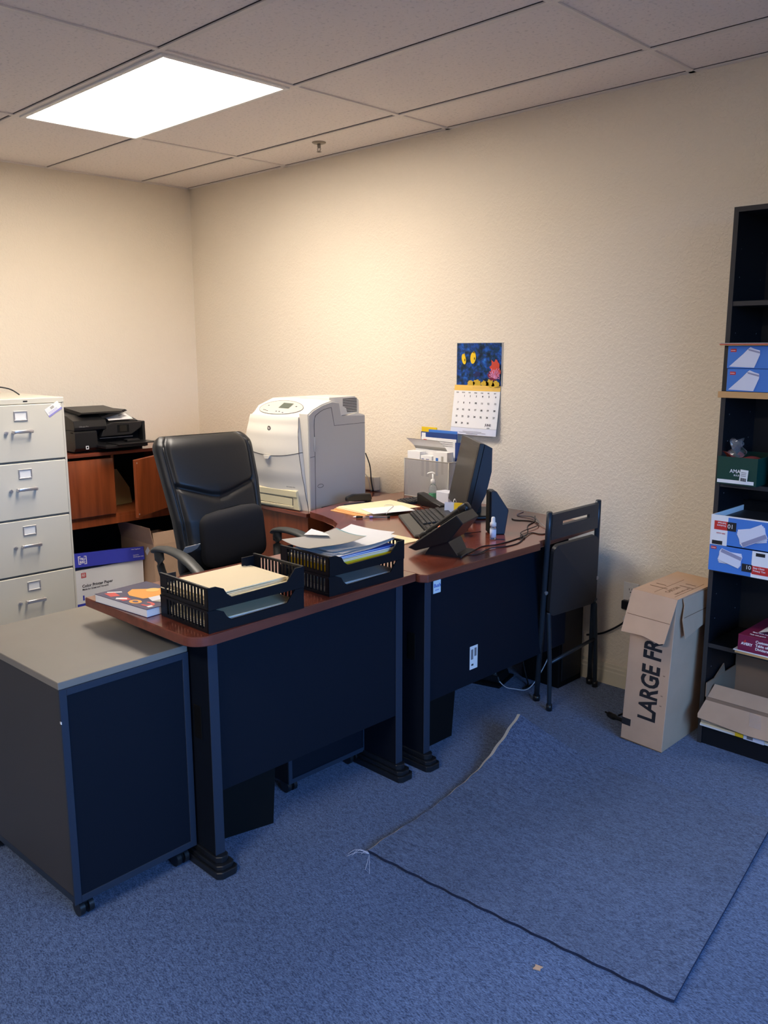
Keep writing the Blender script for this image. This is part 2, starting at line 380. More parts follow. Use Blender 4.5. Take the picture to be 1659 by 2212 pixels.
# ceiling lights: the one in view and its twin behind the camera
def ceiling_light(x0, y1, label):
    x1, y0 = x0+1.196, y1-.586
    t = thing('ceiling_light', label, 'ceiling light', ((x0+x1)/2, (y0+y1)/2, H-.008))
    for a in ((x0, x1, y0, y0+.022), (x0, x1, y1-.022, y1), (x0, x0+.022, y0+.022, y1-.022), (x1-.022, x1, y0+.022, y1-.022)): MB().box(*a, H-.008, H+.004, M_white, .002).build('frame', t)
    MB().box(x0+.022, x1-.022, y0+.022, y1-.022, H-.004, H+.002, M_lamp).build('diffuser', t, 'glowing white diffuser')
ceiling_light(1.0275, -.969, 'lit rectangular fluorescent panel set in the ceiling grid near the corner')
ceiling_light(3.4675, -4.019, 'lit fluorescent ceiling panel toward the rear of the room, outside the picture')
# sprinkler
M_gink2 = mat('sprinkler_metal', (150, 140, 128), .35, metal=.6)
t = thing('sprinkler_head', 'small pendant fire sprinkler head on the ceiling near the corner', 'sprinkler', (1.581, -.253, H-.044))
L = Matrix.Translation((1.581, -.253, H-.044))
MB(L).lathe([(.036, .05), (.036, .047), (.028, .043), (.012, .042)], M_gink2).build('escutcheon', t)
w = MB(L); w.lathe([(.009, .043), (.009, .026), (.006, .022)], M_gink2, 10)
for sg in (-1, 1): w.tube([(sg*.008, 0, .026), (sg*.012, 0, .014), (.0, 0, .004)], .0016, M_gink2, 6)
w.build('nozzle', t); MB(L).lathe([(.012, .004), (.013, .003), (.002, .0)], M_gink2, 12).build('deflector', t)

# ---------------------------------------------------------------- desks
def arc(cx, cy, r, a0, a1, n=6): return [(cx+r*math.cos(math.radians(a0+(a1-a0)*i/n)), cy+r*math.sin(math.radians(a0+(a1-a0)*i/n))) for i in range(n+1)]
def desktop(poly, t, name, z0=.722, z1=.75):
    w = MB(); w.prism(poly, z0, z1, M_edge, .0025); 
    # top laminate sheet a hair above the band
    cx = sum(p[0] for p in poly)/len(poly); cy = sum(p[1] for p in poly)/len(poly)
    n = len(poly); ins = []
    for i in range(n):
        a = Vector(poly[i-1]); b_ = Vector(poly[i]); c = Vector(poly[(i+1) % n])
        n1 = (b_-a).normalized(); n2 = (c-b_).normalized(); nn = Vector((-(n1.y+n2.y), n1.x+n2.x)).normalized()
        ins.append(tuple(b_+nn*.0028))
    w.sheet([(x, y, z1+.0002) for x, y in ins], M_wood)
    return w.build(name, t)
def desk_leg(t, xf, y0, y1, xb, plate=True):
    w = MB(); w.box(xb, xf, y0, y1, .055, .7215, M_dark, .001)
    w.box(xf, xf+.004, y0-.001, y1+.001, .055, .7215, M_stripe, .001)
    if plate: w.box(xf-.075, xf-.04, y0-.003, y0, .40, .50, M_blackm, .001)
    w.build('leg', t)
    ym = (y0+y1)/2
    w = MB()
    for r, a, b_, xx in ((.036, 0, .022, xf+.045), (.030, .022, .036, xf+.036), (.022, .036, .055, xf+.022)):
        p = [(xb-.06, ym-r), (xx-.012, ym-r), (xx, ym-r+.014), (xx, ym+r-.014), (xx-.012, ym+r), (xb-.06, ym+r)]
        w.prism(p, a, b_, M_foot, .002)
    w.build('foot', t)
t = thing('peninsula_desk', 'reddish brown desk return with navy-black panel, nearest the rolling cabinet', 'desk', (2.95, -1.72, 0))
d1 = [(2.662, -2.184)]+arc(3.185, -2.118, .055, -85, 2, 6)+[(3.196, -1.268), (2.640, -1.272)]
desktop(d1, t, 'desktop')
desk_leg(t, 3.158, -2.080, -2.050, 2.80)
desk_leg(t, 3.142, -1.312, -1.282, 2.78)
MB().box(3.128, 3.143, -2.0495, -1.3125, .236, .7215, M_dark, .001).build('modesty_panel', t)

t = thing('corner_desk', 'reddish brown corner desk with concave front holding the monitor and phone', 'desk', (2.7, -.6, 0))
d2 = [(3.195, -1.266), (3.215, -1.272), (3.238, -1.255), (3.236, -.595), (3.206, -.560), (3.196, -.30), (3.188, -.095), (1.998, -.025), (1.998, -.40), (2.03, -.60), (2.062, -.755), (2.078, -.782), (2.10, -.788),
      (2.20, -.806), (2.30, -.836), (2.38, -.88), (2.43, -.935), (2.455, -.99), (2.48, -1.06), (2.54, -1.16), (2.62, -1.2665)]
desktop(d2, t, 'desktop')
desk_leg(t, 3.160, -1.186, -1.156, 2.80)
desk_leg(t, 2.62, -.16, -.13, 2.30, False)
MB().box(3.134, 3.150, -1.1555, -.26, .238, .7215, M_dark, .001).build('modesty_panel', t)
w = MB(); w.box(3.1502, 3.1508, -1.128, -1.088, .640, .692, M_tag); w.text('Bush', .019, M_bluep, onX(3.1509, -1.125, .662), .02); w.box(3.1507, 3.151, -1.118, -1.098, .650, .653, M_lila)
w.build('maker_sticker', t, 'small pale sticker with blue script')
w = MB(); w.box(3.1502, 3.1508, -.915, -.868, .296, .388, M_tag, .0002)
w.box(3.1506, 3.151, -.908, -.895, .335, .375, M_gink); w.box(3.1506, 3.151, -.888, -.875, .345, .378, M_gink); w.box(3.1506, 3.151, -.905, -.893, .310, .317, M_ink)
w.build('code_label', t, 'white bar code label')

# ---------------------------------------------------------------- rolling cabinet, foreground left
RC = rotz((3.085, -2.472, 0), math.radians(2.2))   # local: x from -.56 to 0, y from 0 to .365
t = thing('rolling_cabinet', 'dark pedestal cabinet on casters with grey top, in the left foreground', 'cabinet', (2.82, -2.30, 0))
MB(RC).box(-.565, 0, 0, .385, .655, .675, M_grey_top, .0015).build('cabinet_top', t, 'grey laminate top')
w = MB(RC); w.box(-.56, -.004, .004, .381, .055, .655, M_charcoal)
w.box(-.56, -.003, .0035, .0045, .055, .075, M_stripe)
w.build('body', t)
w = MB(RC)
w.box(-.004, .0, .018, .367, .075, .637, M_dark)
for a in ((.0, .020, .055, .655), (.365, .385, .055, .655)): w.box(-.004, .003, *a, M_stripe, .001)
w.box(-.004, .003, .020, .365, .636, .655, M_stripe, .001); w.box(-.004, .003, .020, .365, .055, .075, M_stripe, .001)
w.build('back_panel', t, 'navy-black inset back panel')
MB(RC).box(-.003, .0036, -.0006, .001, .565, .572, M_tag).build('paint_chip', t)
def caster(t, x, y, M=None, r=.022):
    w = MB(M); w.box(x-.014, x+.014, y-.014, y+.014, .045, .0548, M_foot)
    for k in (-1, 1): w.cyl((x, y+k*.013-.007, r), (x, y+k*.013+.007, r), r, M_foot, n=18)
    w.cyl((x, y-.006, r), (x, y+.006, r), r*.6, M_blackm); w.box(x-.012, x+.012, y-.02, y+.02, r+.012, .047, M_foot, .003)
    w.build('caster', t)
for x, y in ((-.03, .04), (-.03, .345), (-.52, .04), (-.52, .345)): caster(t, x, y, RC)

# pedestal under the return
t = thing('mobile_pedestal', 'low dark pedestal on small wheels behind the return desk panel', 'cabinet', (2.75, -1.46, 0))
w = MB(); w.box(2.45, 2.978, -1.665, -1.302, .05, .60, M_dark); w.build('body', t)
w = MB()
w.box(2.979, 2.984, -1.665, -1.650, .05, .60, M_stripe); w.box(2.979, 2.984, -1.317, -1.302, .05, .60, M_stripe); w.box(2.979, 2.984, -1.65, -1.317, .05, .066, M_stripe)
w.build('edge_trim', t)
for x, y in ((2.94, -1.63), (2.94, -1.34), (2.49, -1.63), (2.49, -1.34)): caster(t, x, y)

def bin_(name, label, cx, cy, lx, ly, h, rot):
    t = thing(name, label, 'waste bin', (cx, cy, 0), rot)
    L = rotz((cx, cy, 0), rot); w = MB(L); k = .86; T = .004
    ob = [(-lx*k/2, -ly*k/2), (lx*k/2, -ly*k/2), (lx*k/2, ly*k/2), (-lx*k/2, ly*k/2)]
    def ring(f, z, ins=0): return [((lx*f/2-ins)*sx, (ly*f/2-ins)*sy, z) for sx, sy in ((-1, -1), (1, -1), (1, 1), (-1, 1))]
    R = [ring(k, 0), ring(1, h), ring(1, h, T), ring(k, .006, T)]
    vs = sum(R, []); fs = [[0, 1, 2, 3]]
    for q in range(3):
        for i in range(4): fs.append([q*4+i, q*4+(i+1) % 4, q*4+4+(i+1) % 4, q*4+4+i])
    fs.append([12, 13, 14, 15]); w.add(vs, fs, M_blackm); w.build('bin_body', t)
    w = MB(L)
    for a in ((-lx/2-.005, lx/2+.005, -ly/2-.005, -ly/2+.001), (-lx/2-.005, lx/2+.005, ly/2-.001, ly/2+.005), (-lx/2-.005, -lx/2+.001, -ly/2, ly/2), (lx/2-.001, lx/2+.005, -ly/2, ly/2)): w.box(*a, h-.018, h+.002, M_black, .001)
    w.build('rim', t)
bin_('waste_bin', 'black bin under the return desk, next to its near leg', 2.975, -1.865, .17, .20, .33, math.radians(-13))
bin_('waste_bin', 'black bin under the corner desk, just past the gap between the desks', 2.985, -1.005, .18, .22, .33, 0)

# ---------------------------------------------------------------- file cabinet
FX, FY1, FY0, FH = .81, -1.342, -1.80, 1.257
t = thing('file_cabinet', 'tall putty-coloured metal filing cabinet with four drawers', 'filing cabinet', (.48, (FY0+FY1)/2, 0))
w = MB(); w.box(.13, FX-.002, FY0, FY1, 0, FH-.028, M_putty); w.box(.13, FX+.004, FY0-.002, FY1+.002, FH-.028, FH, M_putty, .003)
w.box(FX-.002, FX+.001, FY1-.012, FY1, 0, FH-.028, M_putty); w.box(FX+.004, FX+.0046, FY0+.25, FY0+.272, FH-.018, FH-.011, M_cord)
w.build('body', t)
pz = [1.229, .943, .657, .371]
zt = [FH-.030-.2885*k for k in range(4)]
for k, z in enumerate(zt):
    w = MB(); y0, y1 = FY0+.012, FY1-.014
    w.box(FX-.002, FX+.012, y0, y1, z-.279, z, M_putty, .003)
    w.box(FX-.004, FX+.002, y0-.004, y1+.004, z-.2835, z+.002, M_gap)
    dr = w.build('drawer', t)
    yc = (FY0+FY1)/2+.0
    w = MB(); yh = yc
    w.box(FX+.012, FX+.0125, yh-.028, yh+.028, z-.073, z-.036, M_tag)
    for a in ((yh-.034, yh+.034, z-.036, z-.030), (yh-.034, yh+.034, z-.080, z-.073), (yh-.034, yh-.028, z-.073, z-.036), (yh+.028, yh+.034, z-.073, z-.036)): w.box(FX+.012, FX+.016, *a, M_chrome, .0008)
    w.build('label_holder', dr, 'chrome label frame')
    w = MB(); zz = z-.130
    w.box(FX+.034, FX+.042, yh-.046, yh+.046, zz-.008, zz+.008, M_chrome, .003, 2)
    for sg in (-1, 1): w.box(FX+.012, FX+.038, yh+sg*.044-.006, yh+sg*.044+.006, zz-.010, zz+.006, M_chrome, .002)
    w.build('handle', dr, 'chrome pull handle')
    w = MB(); w.cyl((FX+.012, yh-.078, zz-.004), (FX+.022, yh-.078, zz-.004), .009, M_chrome, n=14); w.box(FX+.022, FX+.026, yh-.0835, yh-.0725, zz-.010, zz+.001, M_chrome)
    w.build('lock', dr, 'small chrome latch')
L = frame((FX+.0125, FY1-.107, zt[0]-.030), (0, math.cos(.55), math.sin(.55)), (0, -math.sin(.55), math.cos(.55)), (1, 0, 0))
w = MB(L); w.box(0, .082, -.046, 0, 0, .0008, M_tag); w.box(0, .082, -.046, -.037, .0008, .0011, M_lila); w.box(.03, .05, -.018, -.006, .0008, .0011, M_paper2)
for q in range(2): w.box(.008, .06, -.027-q*.006, -.0255-q*.006, .0008, .0011, M_lila)
w.build('appointment_sticker', t, 'tilted white and lilac sticker')
tag(MB().tube([(.45, -1.72, FH+.006), (.5, -1.66, FH+.035), (.55, -1.60, FH+.052), (.58, -1.52, FH+.040), (.60, -1.475, FH+.008)], .0035, M_cord).build('cable'), 'thin dark cable looping on top of the filing cabinet', 'cable')

# ---------------------------------------------------------------- hutch along the left wall
t = thing('storage_hutch', 'brown wood hutch with cupboard doors along the left wall, one door open', 'cupboard', (.2, -.66, 0))
hy0, hy1, hx = -1.315, -.44, .405
MB().box(.016, hx+.012, hy0-.01, hy1+.425, .885, .905, M_wood, .002).build('top', t)
w = MB()
w.box(.016, hx-.02, hy0, hy0+.018, 0, .884, M_door); w.box(.016, hx-.02, -.035, -.017, 0, .884, M_door)
w.box(.016, .026, hy0+.018, -.035, 0, .884, M_blackm)
w.build('side_panels', t)
w = MB(); w.box(.026, hx-.02, hy0+.018, -.035, .51, .528, M_door); w.box(hx-.035, hx-.018, hy0+.018, -.035, .468, .51, M_door)
w.box(.026, hx-.022, -.875, -.857, .528, .884, M_door); w.box(.026, hx-.022, -.45, -.432, .528, .884, M_door)
w.build('shelf', t)
def panel_door(L, wd, z0, z1, knobs, hs):
    w = MB(L); w.box(0, wd, 0, .018, z0, z1, M_door, .005, 2)
    o = w.build('door', t)
    if knobs:
        for z in (z0+.02, z1-.02): MB(L).cyl((wd-.014, -.0015, z), (wd-.014, .0005, z), .006, M_chrome, n=12).build('hinge_screw', o)
panel_door(frame((hx-.018, -1.30, 0), (0, 1, 0), (-1, 0, 0)).copy() @ Matrix.Translation((0, -.018, 0)), .43, .530, .868, False, 0)
# open door: hinged at y=-.47, free edge swung out
hp = Vector((hx+.004, -.482, 0)); fr = Vector((.632, -.866, 0)); dv = (fr-hp).normalized()
Ld = frame(hp, dv, None) 
w = MB(Ld); w.box(0, .44, -.009, .009, .532, .872, M_door, .003)
dr = w.build('door', t, 'cupboard door swung open')
nrm = Ld.to_3x3() @ Vector((0, 1, 0)); sd = 1 if nrm.x > 0 else -1
for z in (.552, .852): MB(Ld).cyl((.426, sd*.009, z), (.426, sd*.0105, z), .005, M_chrome, n=12).build('screw', dr)

# second low hutch on the back wall
t = thing('low_hutch', 'brown topped open hutch against the back wall, mostly hidden by the swivel chair', 'cupboard', (.9, -.2, 0))
MB().box(.425, 1.40, -.40, -.016, .885, .905, M_woodx, .002).build('top', t)
w = MB(); w.box(.425, .443, -.385, -.03, 0, .884, M_door); w.box(1.38, 1.398, -.385, -.03, 0, .884, M_door); w.box(.443, 1.38, -.03, -.018, 0, .884, M_blackm); w.box(.443, 1.38, -.38, -.03, .5, .52, M_door)
w.build('carcass', t)
# printer stand
t = thing('printer_stand', 'brown wood base unit under the big cream printer', 'cabinet', (1.7, -.4, 0))
MB().box(1.412, 1.99, -.728, -.02, .700, .7195, M_woodx, .002).build('top', t)
MB().box(1.418, 1.985, -.715, -.03, 0, .6995, M_door).build('body', t)

# things in and on the left hutch
t = thing('paper_carton', 'white and royal blue copy paper carton on the floor in the hutch', 'box', (.26, -.93, 0))
w = MB(); bx = .400; y0, y1 = -1.150, -.712
w.box(.09, bx, y0, y1, .0, .225, M_paper); w.box(bx, bx+.0006, y0, y1, .0, .022, M_boxblue); w.box(.09, bx, y0-.0006, y0, 0, .022, M_boxblue)
for a in ((0, .030, .026, .030), (0, .030, 0, .004), (0, .004, 0, .03), (.026, .03, 0, .03)): w.box(bx, bx+.0008, y0+.034+a[0], y0+.034+a[1], .176+a[2], .176+a[3], M_red)
w.text('TRU', .0115, M_red, onX(bx+.0006, y0+.039, .192), .02); w.text('RED', .0115, M_red, onX(bx+.0006, y0+.039, .181), .02)
w.text('Color Printer Paper', .024, M_ink, onX(bx+.0006, y0+.036, .118), .02); w.text('Made for Great and Versatile', .014, M_ink, onX(bx+.0006, y0+.036, .101), .015)
w.box(bx, bx+.0008, y0+.036, y0+.046, .04, .07, M_boxblue)
w.build('carton_body', t)
Ll = Matrix.Translation((0, y0, .226)) @ Matrix.Rotation(math.radians(-3.5), 4, 'X') @ Matrix.Translation((bx, 0, .018)) @ Matrix.Rotation(math.radians(-11), 4, 'Y') @ Matrix.Translation((-bx, 0, 0))
w = MB(Ll); w.box(.082, bx+.010, -.008, .446, .0, .082, M_boxblue, .001)
fx = bx+.0102
for a in ((0, .016, .044, .048), (.036, .052, .044, .048), (0, .016, 0, .004), (.036, .052, 0, .004), (0, .004, 0, .048), (.048, .052, 0, .048)): w.box(fx, fx+.0008, .018+a[0], .018+a[1], .017+a[2], .017+a[3], M_paper)
w.text('TRU', .0185, M_paper, onX(fx, .026, .042), .03); w.text('RED', .0185, M_paper, onX(fx, .026, .024), .03)
w.text('Color Copy/Laser', .0085, M_paper, onX(fx, .36, .068), .01); w.text('General Use', .0075, M_paper, onX(fx, .37, .032), .01); w.text('Choose your color', .009, M_paper, onX(fx, .37, .021), .01)
w.build('lid', t, 'royal blue lid')
def open_box(name, label, x0, x1, y0, y1, z0, h, m, flaps=(), T=.004, rot=0, mi=None):
    t = thing(name, label, 'box', ((x0+x1)/2, (y0+y1)/2, z0)); w = MB(); mi = mi or M_kraft2
    w.box(x0, x1, y0, y1, z0, z0+T, m)
    w.box(x0, x0+T, y0, y1, z0+T, z0+h, m); w.box(x1-T, x1, y0, y1, z0+T, z0+h, m); w.box(x0+T, x1-T, y0, y0+T, z0+T, z0+h, m); w.box(x0+T, x1-T, y1-T, y1, z0+T, z0+h, m)
    w.build('box_body', t)
    for side, ln, ang in flaps:
        a = math.radians(ang)
        if side == 'y0': L = frame((x0, y0+T/2, z0+h), (1, 0, 0), (0, -math.sin(a), math.cos(a)), (0, -math.cos(a), -math.sin(a))); wd = x1-x0
        if side == 'y1': L = frame((x0, y1-T/2, z0+h), (1, 0, 0), (0, math.sin(a), math.cos(a)), (0, -math.cos(a), math.sin(a))); wd = x1-x0
        if side == 'x1': L = frame((x1-T/2, y0, z0+h), (0, 1, 0), (math.sin(a), 0, math.cos(a)), (math.cos(a), 0, -math.sin(a))); wd = y1-y0
        if side == 'x0': L = frame((x0+T/2, y0, z0+h), (0, 1, 0), (-math.sin(a), 0, math.cos(a)), (math.cos(a), 0, math.sin(a))); wd = y1-y0
        MB(L).box(.002, wd-.002, .0, ln, -T/2, T/2, m).build('flap', t)
    return t
t = open_box('cardboard_box', 'opened brown cardboard box with raised flaps standing in the hutch by the swivel chair', .10, .50, -.690, -.415, 0, .32, M_kraft, (('y0', .11, 12), ('x1', .075, -6)))
L = frame((.42, -.6915, .245), (math.cos(.8), 0, math.sin(.8)), (-math.sin(.8), 0, math.cos(.8)), (0, -1, 0))
MB(L).box(0, .05, 0, .03, 0, .0008, M_tag).build('shipping_label', t)
# file folder inside the hutch
L = frame((.30, -.64, .5295), (-.35, .55, 0), None)
w = MB(); w.prism([(0, 0), (.22, 0), (.20, .10), (.10, .23), (.0, .24)], 0, .003, M_dim, L=frame((.17, -.82, .5300), (-.25, .97, 0), (.04, .01, 1), (.97, .25, -.1)))
tag(w.build('file_folder'), 'tan file folder standing inside the hutch beside the open door', 'folder')
# papers on the low hutch
w = MB(); w.box(1.02, 1.30, -.375, -.12, .905, .945, M_blackm); tag(w.build('document_box'), 'black flat box on the low hutch behind the chair', 'box')
w = MB(); 
for q, a in ((0, .05), (1, -.06), (2, .12)):
    L = rotz((1.16, -.24, .9455+q*.0032), a); w.box(-.12, .14, -.14, .10, 0, .003, M_paper, L=L)
tag(w.build('paper_pile'), 'loose white papers lying on the flat black box between chair and printer', 'paper')

# ---------------------------------------------------------------- black all-in-one printer
PB = rotz((.395, -1.093, .9055), 0)   # local x: toward viewer 0 at front, -depth; y right
t = thing('inkjet_printer', 'black all-in-one inkjet printer on the left hutch', 'printer', (.22, -.87, .9055))
w = MB(PB); yw = .45
prof = [(-.33, 0.01), (-.02, 0.01), (0, .03), (.0, .118), (-.012, .130), (-.33, .130)]
w.prism([(x, z) for x, z in prof], 0, .135, M_black, L=frame((0, 0, 0), (1, 0, 0), (0, 0, 1), (0, -1, 0)) @ Matrix.Translation((0, 0, -.135)))
w.prism([(-.33, .01), (-.02, .01), (-.015, .04), (-.06, .06), (-.06, .13), (-.33, .13)], 0, .315, M_black, L=frame((0, .135, 0), (1, 0, 0), (0, 0, 1), (0, -1, 0)) @ Matrix.Translation((0, 0, -.315)))
w.box(-.32, -.03, .01, yw-.01, 0, .011, M_blackm)
for q in (.05,): w.box(-.05, -.02, -.001, .001, .115, .121, M_blackm)
w.build('body', t)
w = MB(PB)  # scanner lid with sloping front
sp = [(-.33, .131), (-.004, .131), (.0, .150), (-.012, .186), (-.10, .212), (-.33, .236)]
w.prism(sp, 0, .20, M_black, .002, L=frame((0, 0, 0), (1, 0, 0), (0, 0, 1), (0, -1, 0)) @ Matrix.Translation((0, 0, -.20)))
w.prism([(-.33, .131), (-.06, .131), (-.06, .16), (-.14, .18), (-.33, .195)], 0, .245, M_black, L=frame((0, .20, 0), (1, 0, 0), (0, 0, 1), (0, -1, 0)) @ Matrix.Translation((0, 0, -.245)))
w.text('OfficeJet Pro', .011, M_gink, onX(.001, .028, .150), .0); 
w.build('scanner_lid', t)
w = MB(PB)  # document feeder wings
w.prism([(-.30, .235), (-.08, .212), (-.04, .222), (-.05, .230), (-.28, .252)], 0, .26, M_black, L=frame((0, .07, 0), (1, 0, 0), (0, 0, 1), (0, -1, 0)) @ Matrix.Translation((0, 0, -.26)))
w.prism([(.0, .186), (.13, .196), (.30, .236), (.315, .228), (.28, .215), (.20, .196), (.12, .180)], 0, .20, M_black, L=frame((-.27, .06, 0), (0, 1, 0), (0, 0, 1), (1, 0, 0)))
w.build('document_feeder', t)
w = MB(PB)  # right fascia and control panel
fas = [(.135, .025), (.16, .028), (.44, .03), (.45, .05), (.45, .150), (.435, .165), (.25, .168), (.20, .160), (.165, .125)]
w.prism(fas, -.06, -.058, M_blackm, L=frame((0, 0, 0), (0, 1, 0), (0, 0, 1), (1, 0, 0)))
w.prism([(.165, .085), (.36, .088), (.425, .125), (.44, .160), (.25, .166), (.205, .156), (.180, .120)], -.058, -.008, M_black, .004, L=frame((0, 0, 0), (0, 1, 0), (0, 0, 1), (1, 0, 0)))
w.box(-.33, .0, .432, .45, .011, .165, M_black, .004)
w.build('control_panel', t)
w = MB(PB); w.box(-.0078, -.006, .270, .345, .104, .150, M_blackm); w.box(-.006, -.005, .285, .330, .110, .146, M_screen); w.build('touch_screen', t, 'small touch screen')
w = MB(PB); w.box(-.10, .11, .13, .40, .026, .045, M_black, .004); w.box(-.02, .13, .20, .45, .045, .051, M_black, .002); w.box(.0, .05, .30, .38, .051, .066, M_black, .003)
w.box(-.04, -.03, .17, .38, .074, .078, M_gink)
w.build('output_tray', t)
w = MB(PB); w.box(-.0003, .0008, .062, .080, .022, .042, M_tag); w.box(.0006, .0012, .066, .076, .027, .038, M_blackm); w.build('panel_logo', t)
w = MB(PB); w.sheet([(-.28, .09, .2395), (-.28, .24, .2395), (-.12, .22, .2255), (-.11, .07, .2255)], M_paper); w.build('loaded_sheet', t)
w = MB(PB)
w.sheet([(-.05, .24, .176), (-.05, .40, .178), (-.20, .41, .215), (-.20, .27, .205)], M_paper); w.sheet([(-.08, .33, .180), (-.08, .41, .178), (-.22, .45, .225), (-.22, .37, .235)], M_paper2)
w.build('feeder_papers', t)

# ---------------------------------------------------------------- large laser printer
A = math.radians(5); PF = (1.962, -.672, .720)
ex = Vector((math.cos(A), math.sin(A), 0)); ey = Vector((-math.sin(A), math.cos(A), 0))
LP = frame(Vector(PF)-ex*.405, ex, ey)    # u right 0..455, v back, z up
t = thing('laser_printer', 'large cream colour laser printer on the brown stand', 'printer', (1.72, -.45, .720))
WU = .405; US = .372; DP = .405
def us(z): return .388-.050*(max(z, 0)/.47)
def bow(q, z):   # q 0..1 across; front surface bulging toward the viewer
    zz = [0, .1, .2, .28, .36, .43, .475]; bb = [0, .016, .030, .036, .030, .016, .004]
    B = 0
    for i in range(6):
        if zz[i] <= z <= zz[i+1]:
            k = (z-zz[i])/(zz[i+1]-zz[i]); k = k*k*(3-2*k); B = bb[i]+(bb[i+1]-bb[i])*k
    return -B*(1-.20*(2*q-1)**2)-.016*(1-(2*q-1)**2)-.004
def fpt(q, z, d=0): return (q*us(z)-.028*math.sin(PI*min(1, z/.47))*(1-q)**3, bow(q, z)-d, z)
def seam_z(q): return .262+.022*(2*q-1)**2
def front_block(z0f, z1f):
    w = MB(LP)
    w.grid(lambda a, b: fpt(a, lerp_(z0f(a), z1f(a), b)), 24, 16, M_pbody)
    for q in (0, 1): w.grid(lambda a, b: (lambda P_: (P_[0], P_[1]*(1-a)+.012*a, P_[2]))(fpt(q, lerp_(z0f(q), z1f(q), b))), 2, 16, M_pbody)
    return w
def lerp_(a, b, k): return a+(b-a)*k
w = front_block(lambda q: seam_z(q)+.0015, lambda q: .455); w.build('front_cover', t)
w = front_block(lambda q: .0, lambda q: seam_z(q)-.0015)
w.tube([fpt(a/16, seam_z(a/16), .0003) for a in range(17)], .0013, M_pdark, 6, 1)
w.tube([(lambda P_: (P_[0]+.0012, P_[1]+.001, P_[2]))(fpt(1, z)) for z in [i*.0226 for i in range(21)]], .0014, M_pdark, 6, 1)
p = fpt(.47, seam_z(.47))
w.prism([(-.024, .0), (.024, .0), (.012, -.016), (-.012, -.016)], 0, .010, M_pbody, L=Matrix.Translation((p[0], p[1], p[2])) @ frame((0, 0, 0), (1, 0, 0), (0, 0, 1), (0, -1, 0)))
w.build('front_door', t)
w = MB(LP)
w.prism([(0, 0), (DP, 0), (DP, .36), (DP-.015, .43), (DP-.05, .528), (.15, .528), (.05, .495), (.0, .445)], -.010, .345, M_pbody, L=frame((0, 0.004, 0), (0, 1, 0), (0, 0, 1), (1, 0, 0)))
w.build('body', t)
def hood(q, b, d=0):
    u = q*us(.46)+.0; v = bow(q, .455)*(1-b)+.135*b
    return (u, v, .455+.078*math.sin(b*PI/2)**1.15-.012*(2*q-1)**2*(.4+b)+d)
w = MB(LP); w.grid(lambda a, b: hood(a, b), 24, 12, M_pbody)
for q in (0, 1): w.grid(lambda a, b: (lambda P_: (P_[0], P_[1], P_[2]-a*.045))(hood(q, b)), 1, 12, M_pbody)
w.build('hood', t)
w = MB(LP); n = 28
pts = [hood(.50+.44*math.cos(i/n*2*PI), .36+.30*math.sin(i/n*2*PI), .0025) for i in range(n)]
w.add([hood(.50, .36, .003)]+[hood(.50+.22*math.cos(i/n*2*PI), .36+.15*math.sin(i/n*2*PI), .0029) for i in range(n)]+pts, [[0, 1+i, 1+(i+1) % n] for i in range(n)]+[[1+i, 1+n+i, 1+n+(i+1) % n, 1+(i+1) % n] for i in range(n)], M_pgrey, True)
w.tube(pts+[pts[0]], .0011, M_pdark, 5, 1)
w.build('control_panel', t, 'grey oval control panel')
w = MB(LP); w.add([hood(.50, .30, .0046), hood(.70, .30, .0046), hood(.71, .52, .0046), hood(.51, .52, .0046)], [(0, 1, 2, 3)], M_lcd)
w.build('lcd_display', t, 'grey LCD window')
for q, b in ((.22, .22), (.27, .20), (.32, .18), (.24, .40), (.52, .17), (.58, .17), (.80, .42), (.66, .14)):
    p = Vector(hood(q, b, .003)); MB(LP).box(p.x-.004, p.x+.004, p.y-.003, p.y+.003, p.z-.001, p.z+.002, M_gink, .001).build('button', t)
w = MB(LP)  # right column: slanted inner edge
rp = [(.0, 0), (DP, 0), (DP, .445), (DP-.05, .457), (.255, .447), (.222, .452), (.212, .520), (.16, .527), (.09, .512), (.03, .490), (-.004, .470)]
V0 = [(us(z)+.003, v-.004, z) for v, z in rp]; V1 = [(WU-.006, v-.004, z) for v, z in rp]; n = len(rp)
w.add(V0+V1, [[i, (i+1) % n, n+(i+1) % n, n+i] for i in range(n)]+[list(range(n)), list(range(n, 2*n))], M_pbody)
w.build('right_column', t)
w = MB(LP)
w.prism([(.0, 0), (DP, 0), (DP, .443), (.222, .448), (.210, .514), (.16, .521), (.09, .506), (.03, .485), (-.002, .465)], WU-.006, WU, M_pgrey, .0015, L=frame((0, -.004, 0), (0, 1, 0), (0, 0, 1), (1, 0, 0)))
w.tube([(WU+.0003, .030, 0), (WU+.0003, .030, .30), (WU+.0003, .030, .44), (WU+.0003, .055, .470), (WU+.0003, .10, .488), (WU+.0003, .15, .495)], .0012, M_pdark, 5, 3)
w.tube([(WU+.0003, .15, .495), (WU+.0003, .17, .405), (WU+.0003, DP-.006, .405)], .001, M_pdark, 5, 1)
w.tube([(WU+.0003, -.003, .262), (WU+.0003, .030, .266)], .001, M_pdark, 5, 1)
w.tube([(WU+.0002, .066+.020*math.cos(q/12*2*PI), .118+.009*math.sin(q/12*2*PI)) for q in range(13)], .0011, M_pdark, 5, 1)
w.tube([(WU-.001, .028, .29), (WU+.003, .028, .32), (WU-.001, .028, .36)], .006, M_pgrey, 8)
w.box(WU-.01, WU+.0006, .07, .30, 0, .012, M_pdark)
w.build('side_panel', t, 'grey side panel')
w = MB(LP)
w.prism([(.17, .44), (DP-.012, .44), (DP-.012, .52), (DP-.045, .541), (.17, .541)], .17, US, M_pbody, .002, L=frame((0, 0, 0), (0, 1, 0), (0, 0, 1), (1, 0, 0)))
